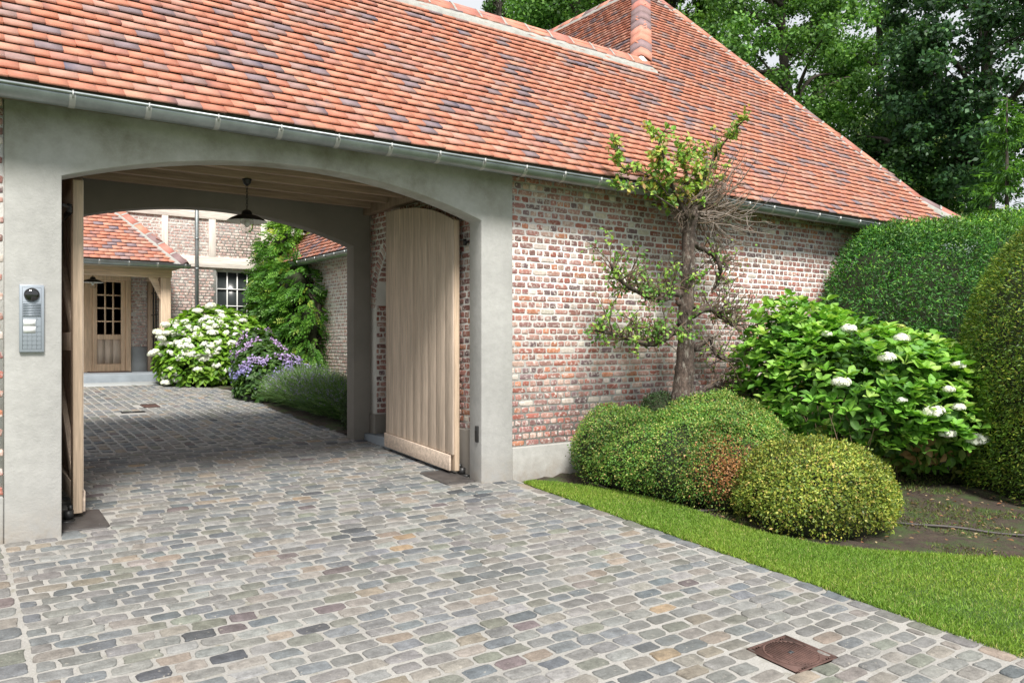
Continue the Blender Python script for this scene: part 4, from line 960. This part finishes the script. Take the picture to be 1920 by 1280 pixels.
P, G = blob_surface(HL, 900, lambda P: np.full(len(P), .0), 6.); P = P-G*rng.uniform(.08, .35, (len(P), 1))
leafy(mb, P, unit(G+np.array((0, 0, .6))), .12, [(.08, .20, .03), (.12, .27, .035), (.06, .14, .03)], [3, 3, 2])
P, G = blob_surface(HL, 500, lambda P: np.full(len(P), -.12), 6.); kp = P[:, 2] < .45; P, G = P[kp]-G[kp]*.06, G[kp]
leafy(mb, P, unit(G+np.array((0, 0, .3))), .105, [(.10, .22, .03), (.16, .24, .05), (.30, .20, .09), (.22, .26, .06)], [4, 3, 1, 2], rnd=.7)
mb.build('foliage', M['leaf'], hy)
mb = MB(); stems(mb, lambda i: np.array((rng.uniform(7.3, 8.6), rng.uniform(4.5, 5.4), -.12)), 170, .80, .22, .006, ((.24, .17, .11), (.33, .25, .16), (.16, .11, .07))); mb.build('stems', M['twig'], hy)
WHT = [(.84, .84, .81), (.87, .87, .85), (.78, .80, .70)]
for px, py, r, dd_ in ((1586, 622, .075, .25), (1545, 632, .05, .3), (1683, 640, .08, .35), (1657, 676, .08, .0), (1572, 722, .085, .0), (1790, 690, .06, .0), (1772, 735, .055, .0), (1743, 777, .10, .0), (1790, 768, .06, .0), (1770, 817, .075, .0), (1823, 828, .105, .0), (1685, 755, .045, .0), (1498, 700, .0, 0)):
    if r == 0: continue
    # on the bush surface along that line of sight
    best = None
    for Y in np.arange(3.2, 5.8, .02):
        q = PX(px, py, Y)
        if sdf_blob(q[None], HL, 6.)[0] < .0: best = q; break
    if best is None: best = PX(px, py, 3.95 if px > 1740 else 4.3)
    mophead('flower_head', best+np.array((-.03, -.05, .03)), r*1.02, hy, WHT, 110)
for px, py in ((1692, 668), (1690, 612)):
    q = PX(px, py, 4.25); mophead('flower_bud', q, .035, hy, [(.42, .50, .12), (.55, .6, .2)], 40)
# white hydrangea in the yard
WL = [((4.22, 15.75, 1.12), (.80, .72, .80)), ((4.68, 15.7, 1.02), (.60, .65, .68)), ((3.92, 15.55, .92), (.50, .55, .52))]
hw2 = thing('hydrangea_bush', 'hydrangea bush covered in white flower heads beside the oak porch', 'hydrangea', (4.2, 15.7, .55))
mb = MB(); P, G = blob_surface(WL, 1100, lambda P: np.full(len(P), .62), 6.); leafy(mb, P+rng.normal(0, .03, P.shape), unit(G+np.array((0, 0, .6))), .13, [(.17, .33, .03), (.24, .40, .05), (.11, .24, .03)], [4, 3, 3])
P, G = blob_surface(WL, 500, lambda P: np.full(len(P), .6), 6.); leafy(mb, P-G*.15, unit(G+np.array((0, 0, .6))), .13, [(.08, .18, .02), (.12, .24, .03)], [1, 1]); mb.build('foliage', M['leaf'], hw2)
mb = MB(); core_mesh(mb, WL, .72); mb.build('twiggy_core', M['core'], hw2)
protos = [mophead('flower_head', (0, 0, 0), 1.0, hw2, WHT, 85) for _ in range(3)]
spots = [(558, 865), (610, 870), (705, 1035), (745, 795), (820, 720), (905, 690), (590, 1010), (525, 1000), (605, 815), (690, 830), (720, 870), (660, 880), (640, 945), (600, 945), (760, 830), (800, 840), (850, 790), (880, 770), (910, 800), (940, 780), (970, 800), (860, 820), (890, 835), (930, 825), (960, 735), (990, 760), (780, 900), (750, 925), (720, 960), (700, 940), (760, 960), (860, 945), (900, 950), (870, 1000), (830, 1030), (860, 1040), (900, 1020), (930, 1000), (790, 1010), (740, 1000), (950, 975), (945, 1080), (1000, 1120), (825, 1105), (950, 930), (1010, 870), (1040, 880), (1065, 840), (1000, 830), (1050, 940), (1030, 960), (1070, 885), (1110, 790), (1060, 810), (650, 1000), (620, 1150), (680, 1145), (640, 1180), (605, 1170), (690, 1180), (610, 1200), (655, 1110), (975, 1165), (920, 870), (1080, 1100), (575, 905), (1130, 850), (1120, 770), (830, 880), (680, 800), (1090, 760)]
for i, (a, b) in enumerate(spots):
    px, py = 140+a/3.556, 380+b/3.556; best = None
    for Y in np.arange(14.6, 16.6, .03):
        q = PX(px, py, Y)
        if sdf_blob(q[None], WL, 6.)[0] < .0: best = q; break
    if best is None: best = PX(px, py, 15.3)
    o = protos[i] if i < 3 else protos[i % 3].copy()
    if i >= 3: col.objects.link(o)
    o.location = Vector(best)-(Vector((0, 0, 0))); r = rng.uniform(.085, .115); r *= 1.02; o.scale = (r, r, r*rng.uniform(.85, 1)); o.rotation_euler = (rng.normal(0, .25), rng.normal(0, .25), rng.uniform(0, 6))

# lacecap hydrangea with violet flowers
PL = [((4.45, 13.3, .78), (.42, .50, .48)), ((4.33, 12.85, .56), (.32, .38, .34)), ((4.7, 13.0, .62), (.40, .40, .34)), ((4.62, 14.1, .98), (.42, .5, .56))]
pu = thing('lacecap_hydrangea', 'violet and blue flowering lacecap hydrangea between the white hydrangea and the lavender', 'hydrangea', (4.8, 13, .45))
mb = MB(); P, G = blob_surface(PL, 800, lambda P: zg(P[:, 1])+.05, 6.); leafy(mb, P-G*.03, unit(G+np.array((0, 0, .3))), .11, [(.045, .10, .025), (.07, .14, .035), (.10, .20, .03)], [3, 3, 1], rnd=.5); mb.build('foliage', M['leaf'], pu)
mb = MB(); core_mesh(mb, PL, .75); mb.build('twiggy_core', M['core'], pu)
P, G = blob_surface(PL, 3000, lambda P: zg(P[:, 1])+.1, 6.)
cl = P[rng.choice(len(P), 60)]; d = np.min(np.linalg.norm(P[:, None]-cl[None], axis=2), 1); kp = d < .095; P, G = P[kp]+G[kp]*.03, G[kp]; n = len(P)
P = np.repeat(P, 2, 0)+rng.normal(0, .015, (2*n, 3)); G = np.repeat(G, 2, 0); n *= 2
mb = MB(); f = np.clip((P[:, 2]-.95)*2.5+.4, 0, 1)[:, None]; C = pick([(.26, .27, .56), (.34, .32, .60), (.20, .20, .44)], n, .15)*(1-f*.7)+pick([(.55, .36, .62), (.62, .45, .66), (.5, .3, .55)], n, .15)*f*.7
cards(mb, P, rvec(n), unit(G+rvec(n)*.4), .042, .04, C, LEAF4); tagk(mb.build('flower_clusters', M['petal'], pu), 'stuff')
# bed beside the wing wall
mb = MB(); V = []
for yy in np.linspace(9.08, 17.9, 50):
    xe = 4.08+.10*math.sin(yy*2)+(.0 if yy < 13 else (yy-13)*.0); xe = np.interp(yy, [9, 10, 12, 13.2, 14.5, 15.4, 18], [4.12, 4.02, 4.05, 4.3, 4.2, 3.7, 3.9])
    for t in np.linspace(0, 1, 10): V.append((xe+(6.33-xe)*t, yy, float(zg(yy))+.012+.01*math.sin(t*17+yy*5)))
mb.add(V, [(i*10+j, i*10+j+1, (i+1)*10+j+1, (i+1)*10+j) for i in range(49) for j in range(9)]); tagk(mb.build('courtyard_soil', M['soil']), 'structure')
# lavender row
lv = thing('lavender_hedge', 'billowing grey green lavender row with faint violet spikes along the wing wall', 'lavender', (4.7, 11, .3))
n = 26000; t = rng.random(n); Y = 9.75+t*2.75; xc = np.interp(Y, [9.7, 11, 12.6], [4.75, 4.6, 4.55]); a = rng.uniform(0, 2*math.pi, n); rr = np.sqrt(rng.random(n))
dx_ = np.cos(a)*rr; X = xc+dx_*.25; P = np.stack([X, Y+np.sin(a)*.1, zg(Y)+.02+.16*rng.random(n)], -1)
T = unit(np.stack([dx_*1.2+rng.normal(0, .18, n), rng.normal(0, .45, n), .75+.5*rng.random(n)], -1)); ln = rng.uniform(.24, .54, n)*(1-.15*abs(dx_))*(1+.15*np.sin(Y*5))
mb = MB(); cards(mb, P, T, rvec(n), ln, .011, pick([(.10, .20, .055), (.15, .27, .08), (.21, .31, .12), (.08, .14, .06)], n, .2), BLADE); mb.build('stems', M['smallleaf'], lv)
k_ = rng.random(n) < .16; tip = P[k_]+T[k_]*(ln[k_]+.0)[:, None]; n2 = len(tip); tip = np.repeat(tip, 3, 0)-np.repeat(T[k_], 3, 0)*rng.uniform(0, .05, (3*n2, 1))+rng.normal(0, .004, (3*n2, 3))
mb = MB(); cards(mb, tip, rvec(3*n2), rvec(3*n2), .016, .014, pick([(.24, .20, .42), (.33, .27, .48), (.28, .24, .34)], 3*n2, .2), LEAF4); tagk(mb.build('flower_spikes', M['petal'], lv), 'stuff')
clipped_shrub('box_shrub', 'low dark box edging shrub behind the rear right pier', 'shrub', [((4.50, 9.42, .42), (.36, .30, .42))], 14000, .022, [(.035, .07, .02), (.05, .10, .025)], [1, 1], (4.5, 9.4, .2))

# wisteria over the wing's corner
wi = thing('wisteria', 'lush green wisteria climbing over the gutter at the far corner of the wing', 'climber', (6.1, 15.5, .6))
WI = [((6.02, 16.6, 2.1), (.36, .9, .95)), ((6.02, 16.2, 1.5), (.34, .9, .75)), ((6.0, 15.95, 1.05), (.34, .75, .55)), ((6.0, 17.2, 2.7), (.40, .55, .75)), ((6.25, 17.35, 3.45), (.42, .5, .5)), ((6.75, 17.2, 4.0), (.6, .55, .35)), ((6.85, 16.65, 3.95), (.55, .5, .30)), ((5.98, 16.8, 1.9), (.50, .6, .7)), ((6.02, 15.45, 1.55), (.34, .5, .85)), ((6.0, 15.9, 2.5), (.32, .6, .5)), ((6.05, 17.15, 2.0), (.26, .5, .9))]
P, G = blob_surface(WI, 3600, None, 9.); P = P-G*abs(rng.normal(0, .12, (len(P), 1))); n = len(P)
ax = unit(G*.8+rvec(n)*.5+np.array((0, 0, -.35))); mb = MB(); m = 11; j = np.arange(m)
t_ = np.tile((j//2+1)/6., n); sgn = np.tile(np.where(j % 2, 1, -1), n); last = np.tile(j == m-1, n)
A = np.repeat(ax, m, 0); Pb = np.repeat(P, m, 0); side = unit(np.cross(A, np.repeat(unit(G+rvec(n)*.3), m, 0)))
ln = np.repeat(rng.uniform(.14, .25, n), m); pos = Pb+A*(t_*ln)[:, None]+np.array((0, 0, -1.))*((t_**2)*ln*.25)[:, None]
T = np.where(last[:, None], A, unit(side*sgn[:, None]*.9+A*.45))+np.array((0, 0, -.25)); WP = [(.06, .17, .02), (.09, .23, .028), (.14, .30, .04), (.26, .35, .06), (.04, .11, .018)]
CW = np.repeat(pick(WP, n, .15, [4, 4, 2.5, .6, 2]), m, 0); hi = np.repeat(P[:, 2] > 3.5, m); CW[hi] = CW[hi]*np.array((1.7, 1.4, 1.1))
cards(mb, pos, T, unit(np.cross(side, A)+rvec(n*m)*.3), .078, .034, CW, LEAF4); mb.build('foliage', M['leaf'], wi)
mb = MB(); core_mesh(mb, WI, .62); mb.build('twiggy_core', M['core'], wi)
mb = MB()
for i in range(4):
    p = smooth_path(np.array([(6.15+.05*i, 15.3+.12*i, .5), (6.1, 15.2+.1*i, 1.2), (6.2, 15.5-.1*i, 2.0), (6.05, 15.9, 2.7), (6.1, 16.2, 3.2)]), 24)+rng.normal(0, .01, (24, 3)); mb.tube(p, np.linspace(.045, .02, 24), 7, c=(.2, .16, .12))
mb.build('stem', M['bark'], wi)

# --- the old pear tree trained against the wall
pe = thing('pear_tree', 'old gnarled pear tree with half bare branches before the brick wall', 'tree', (6.45, 5.75, 0))
wood = MB(); tw = MB(); lf = MB(); TY = 5.78
def px2(pts, Y=TY, wob=.03):
    return np.array([PX(a[0], a[1], Y+(a[2] if len(a) > 2 and False else 0)+rng.normal(0, wob)) for a in pts])
def limb(pts, r0, r1, n=26, wob=.05, jit=.10, Y=TY):
    p = smooth_path(px2(pts, Y, wob), n); wood.tube(p, np.linspace(r0, r1, n)*(1+.10*rng.normal(size=n)), 10, jit=jit); return p
tr = smooth_path(px2([(1280, 790), (1280, 745), (1283, 700), (1286, 640), (1284, 600), (1289, 550), (1291, 500), (1291, 450), (1294, 420), (1296, 398)], wob=.008), 60)
rad = np.interp(np.linspace(0, 1, 60), [0, .12, .25, .4, .6, .8, .9, .97, 1], [.15, .118, .094, .080, .073, .068, .072, .088, .05]); wood.tube(tr, rad*(1+.04*rng.normal(size=60)), 18, jit=.05)
for _ in range(16):   # burrs and old cuts
    q = tr[rng.integers(15, 58)]+rng.normal(0, .06, 3)*np.array((1, .5, .3)); wood.tube([q+rng.normal(0, .02, 3), q, q+rng.normal(0, .03, 3)], [.02, .042, .018], 8, jit=.2)
def twig(start, d, ln, r, c, leaves=0, bend=.25, kids=2, lp=None, seg=6, lsz=.05, up=0):
    p = [np.array(start, float)]; d = unit(np.array(d, float)); 
    for s in range(seg): d = unit(d+rng.normal(0, bend, 3)*np.array((1, .5, 1))+np.array((0, 0, up))); p.append(p[-1]+d*ln/seg)
    tw.tube(p, np.linspace(r, r*.45, seg+1), 5, c=c, cap=False)
    if leaves:
        for q in p[1:]:
            k = rng.poisson(leaves)
            if k: D = rvec(k); cards(lf, np.tile(q, (k, 1))+rng.normal(0, .012, (k, 3)), unit(D+np.array((0, 0, .2))), unit(rvec(k)*.6+np.array((-.3, -.5, .8))), lsz*rng.uniform(.7, 1.25, k), lsz*.7, pick(lp, k, .18), LEAFD)
    for _ in range(kids):
        i = rng.integers(1, seg); twig(p[i], d+rng.normal(0, .7, 3)*np.array((1, .6, 1)), ln*.5, r*.6, c, leaves, bend, kids-1 if kids > 1 else 0, lp, 5, lsz, up)
    return p
LPAL = [(.20, .40, .06), (.28, .48, .08), (.14, .30, .05), (.38, .52, .12)]; TOPP = [(.20, .36, .06), (.28, .44, .08), (.36, .50, .10), (.50, .45, .10), (.15, .28, .06), (.42, .27, .12)]
DK = (.10, .075, .055); GR = (.23, .19, .16); BRN = (.13, .09, .06)
# leafy crown on top
for pts, r in (([(1292, 410), (1272, 372), (1256, 335), (1243, 290), (1233, 250)], .022), ([(1296, 405), (1318, 350), (1338, 300), (1362, 262), (1395, 225)], .018), ([(1293, 408), (1290, 350), (1282, 300), (1272, 285)], .02), ([(1285, 405), (1262, 388), (1215, 358), (1186, 349), (1152, 352)], .011), ([(1262, 380), (1235, 345), (1200, 322), (1175, 325)], .010), ([(1200, 318), (1168, 315), (1160, 290), (1158, 268)], .008), ([(1300, 405), (1310, 370), (1305, 330)], .02), ([(1290, 400), (1250, 372), (1236, 350)], .014)):
    p = limb(pts, r, r*.35, 20, .10, .05)
    thin = r < .012; nl = 26 if not thin else 9
    for i in range(nl):
        q = p[rng.integers(6 if not thin else 9, 20)]; twig(q, rng.normal(0, .8, 3)+np.array((0, 0, .5)), rng.uniform(.08, .24) if not thin else .10, .004, DK, leaves=1.15 if not thin else .9, kids=1, lp=TOPP if rng.random() < .75 else LPAL, lsz=.058 if thin else .062)
# left limbs with fresh leaves
for pts, r, rg in (([(1284, 552), (1262, 550), (1240, 562), (1216, 556), (1192, 545), (1168, 530), (1145, 495)], .042, 1), ([(1284, 625), (1262, 622), (1244, 636), (1222, 645), (1194, 640), (1164, 630), (1116, 618)], .044, 1)):
    p = limb(pts, r, .014, 30, .05, .16)
    for i in range(60):
        q = p[rng.integers(4, 30)]; s = twig(q, np.array((-.5*rng.random(), rng.normal(0, .5), .9))+rng.normal(0, .7, 3), rng.uniform(.12, .42), .0075, BRN, leaves=.42, kids=2, lp=LPAL if rng.random() < .6 else [(.10, .24, .05), (.14, .30, .06)], lsz=.042)
for a in ((1288, 560), (1295, 540), (1282, 600)):
    q = px2([a])[0]; [twig(q, (rng.normal(0, .8), -.4, .6), .25, .005, BRN, leaves=.9, kids=1, lp=LPAL) for _ in range(3)]
# right limbs: mossy, almost bare
RB = [([(1298, 455), (1318, 468), (1340, 480), (1350, 500), (1346, 530), (1335, 548)], .034), ([(1298, 590), (1322, 578), (1342, 585), (1362, 600), (1376, 610), (1386, 598)], .045), ([(1300, 655), (1322, 640), (1333, 632), (1340, 660), (1356, 672), (1392, 672), (1412, 662)], .032), ([(1302, 745), (1335, 722), (1362, 728), (1390, 745), (1402, 760)], .03)]
for k, (pts, r) in enumerate(RB):
    p = limb(pts, r, .012, 30, .07, .22)
    for i in range((40, 72, 44, 50)[k]):
        q = p[rng.integers(6, 30)]; twig(q, np.array((.55, rng.normal(0, .4), .35))+rng.normal(0, .65, 3), rng.uniform(.10, .46), .0075, BRN if rng.random() < .6 else GR, leaves=.09, kids=2, bend=.22, lp=LPAL, lsz=.04)
# dead spray at the top right
for i in range(70):
    q = px2([(1305+rng.normal(0, 10), 398+rng.normal(0, 8))])[0]; twig(q, np.array((1.0, rng.normal(0, .35), rng.uniform(-.5, .9))), rng.uniform(.35, .95), .008, GR if rng.random() < .5 else BRN, kids=2, bend=.27, leaves=0, up=.03)
for i in range(26):
    q = px2([(1290+rng.normal(0, 18), 402+rng.normal(0, 12))])[0]; twig(q, rng.normal(0, 1, 3), rng.uniform(.1, .3), .007, DK, kids=2, bend=.3)
for pts in ([(1330, 400), (1380, 410), (1430, 385), (1462, 352), (1480, 312)], [(1310, 390), (1350, 340), (1385, 285), (1392, 260)], [(1340, 412), (1400, 436), (1440, 432), (1465, 422)]): limb(pts, .008, .003, 20, .04, .05)
wood.build('trunk', M['bark'], pe, smooth=True); tw.build('twigs', M['twig'], pe); lf.build('foliage', M['leaf'], pe)

# --- trees behind the roofs
def tree(label, base, H, crown, rad_, nleaf, pal, wts, lsz, name='tree', tr_r=.28, nl=16, group='tall trees behind the gatehouse', nclump=150, cr=.55, seed=1, zcut=14.5):
    rg = np.random.default_rng(seed); t = thing(name, label, 'tree', base, group); b = np.array(base, float); c = np.array(crown, float); r = np.array(rad_, float)
    mb = MB(); top = np.array((c[0], c[1], c[2]+r[2]*.7)); p = smooth_path(np.array([b, b*.6+c*.4+rg.normal(0, .2, 3)*np.array((1, 1, 0)), c, top]), 24); R0 = np.linspace(tr_r, .05, 24); mb.tube(p, R0, 10, c=(1, 1, 1))
    # clumps through the crown, denser outside
    D = rg.normal(size=(nclump, 3)); D /= np.linalg.norm(D, axis=1)[:, None]; K = c+D*(rg.uniform(.25, 1, nclump)**.5)[:, None]*r
    for i in range(nl*3):
        q = K[rg.integers(nclump)]; s = p[np.argmin(abs(p[:, 2]-(q[2]-np.linalg.norm((q-c)[:2])*.55)))]; mid = (s+q)/2+rg.normal(0, .25, 3); L_ = smooth_path(np.array([s, mid, q]), 12); rr = .09 if i < nl else .035
        mb.tube(L_, np.linspace(rr, .012, 12), 6)
    mb.build('trunk', M['darkbark'], t, smooth=True)
    K = K[K[:, 2] < zcut]; per = int(nleaf/len(K)); n = per*len(K); cc = np.repeat(K, per, 0); cs = np.repeat(cr*rg.uniform(.6, 1.3, len(K)), per)[:, None]
    o = rg.normal(size=(n, 3)); o /= np.linalg.norm(o, axis=1)[:, None]; P = cc+o*cs*(rg.random((n, 1))**.45)*np.array((1, 1, .62)); tint = np.repeat(rg.uniform(.72, 1.3, len(K)), per)[:, None]
    rn = rg.normal(size=(n, 3)); T = unit(rn); Nn = unit(o*.6+np.array((0, 0, .7))+rg.normal(0, .5, (n, 3))); s = lsz*rg.uniform(.6, 1.3, n)
    mb = MB(); cards(mb, P, T, Nn, s, s*.7, pick(pal, n, .2, wts)*tint, LEAF4); mb.build('crown', M['farleaf'], t); return t
OK = [(.085, .20, .045), (.13, .28, .06), (.20, .38, .085), (.055, .125, .03)]
DKT = [(.04, .10, .045), (.06, .14, .055), (.10, .21, .075), (.03, .06, .03)]
def at(px, py, dpt):     # a point at depth dpt along a line of sight
    r = (px-960)/FPX; return np.array(((r*CY_+SY_)*dpt, (-r*SY_+CY_)*dpt, EYE+(640-py)/FPX*dpt))
def tr_at(label, px, py, dpt, rx, rz, **kw):
    c = at(px, py, dpt); kw['zcut'] = EYE+.46*dpt+2; b = (c[0]+.3, c[1], .8); return tree(label, b, 0, tuple(c), (rx, rx*.8, rz), **kw)
tr_at('full leafed oak rising behind the right hip of the big roof', 1470, 120, 23, 3.0, 4.6, nleaf=52000, pal=OK, wts=[3, 4, 3, 2], lsz=.115, name='oak_tree', seed=3, nclump=190, cr=.55)
tr_at('oak with sky gaps in its crown, between the big roof and the dark tree', 1650, 150, 25, 2.6, 4.8, nleaf=27000, pal=OK, wts=[3, 4, 2, 3], lsz=.13, name='oak_tree', seed=5, nclump=105, cr=.55)
tr_at('very dark maple at the far right above the yew hedge', 1850, 110, 20, 2.9, 4.4, nleaf=46000, pal=DKT, wts=[4, 4, 2, 2], lsz=.125, name='maple_tree', seed=7, nclump=190, cr=.5)
tr_at('green oak crown peeping over the gate roof beside the small gable', 1080, -40, 30, 2.9, 3.4, nleaf=36000, pal=OK, wts=[3, 4, 3, 2], lsz=.15, name='oak_tree', seed=9, nclump=130, cr=.7)
tr_at('bright green crown just above the left edge of the steep roof', 1260, -10, 27, 1.9, 2.3, nleaf=22000, pal=[(.10, .21, .03), (.15, .30, .05), (.07, .15, .03)], wts=[3, 2, 2], lsz=.13, name='oak_tree', seed=11, nclump=80, cr=.6)
tr_at('small distant tree top over the ridge of the gate roof', 935, 20, 38, 1.0, 1.2, nleaf=2500, pal=OK, wts=[1, 1, 1, 1], lsz=.14, name='oak_tree', seed=13, nclump=18, cr=.5)
tr_at('pale grey green willow standing low behind the dark trees', 1700, 320, 30, 2.6, 3.0, nleaf=22000, pal=[(.20, .27, .11), (.26, .33, .14), (.14, .21, .07), (.30, .30, .16)], wts=[3, 2, 3, 1], lsz=.17, name='willow_tree', seed=15, nclump=90, cr=.8)
tr_at('shaded dark undergrowth tree just behind the right end of the roof', 1650, 350, 21, 1.9, 1.5, nleaf=20000, pal=[(.03, .08, .02), (.05, .12, .03), (.08, .17, .04)], wts=[3, 3, 2], lsz=.11, name='beech_tree', seed=17, nclump=80, cr=.5)
# young cypress behind the hedge
cy = thing('young_cypress', 'young bright green cypress with drooping sprays rising above the yew hedge', 'conifer', (15.0, 9.1, .3))
top = at(1888, 178, 14.5); bs = np.array((top[0], top[1], .3)); mb = MB(); mb.tube([bs, (bs+top)/2, top], [.09, .05, .01], 8); mb.build('trunk', M['darkbark'], cy)
mb = MB(); 
for i in range(230):
    h = rng.random()**.85; z = top[2]-(top[2]-bs[2])*h*.92; a = rng.uniform(0, 6.28); ln = (.12+1.5*h)*rng.uniform(.6, 1.1); d = np.array((math.cos(a), math.sin(a), .45-.2*h)); p = [np.array((top[0], top[1], z))]
    for s in range(8): d = d+np.array((0, 0, -.09)); p.append(p[-1]+unit(d)*ln/8)
    p = np.array(p); k = int(46*ln)+14; ii = rng.integers(1, 9, k); q = p[ii]+rng.normal(0, .035, (k, 3))*np.array((1, 1, .5)); dirs = unit(unit(d)*.8+rvec(k)*.7+np.array((0, 0, -.15)))
    cards(mb, q, dirs, unit(rvec(k)*.5+np.array((0, 0, 1.))), rng.uniform(.09, .18, k), .03, pick([(.07, .18, .03), (.11, .26, .045), (.16, .33, .06), (.04, .11, .025)], k, .18), LEAF4)
mb.build('foliage', M['farleaf'], cy)
# spreading dark bush low at the right edge behind the dome's foot
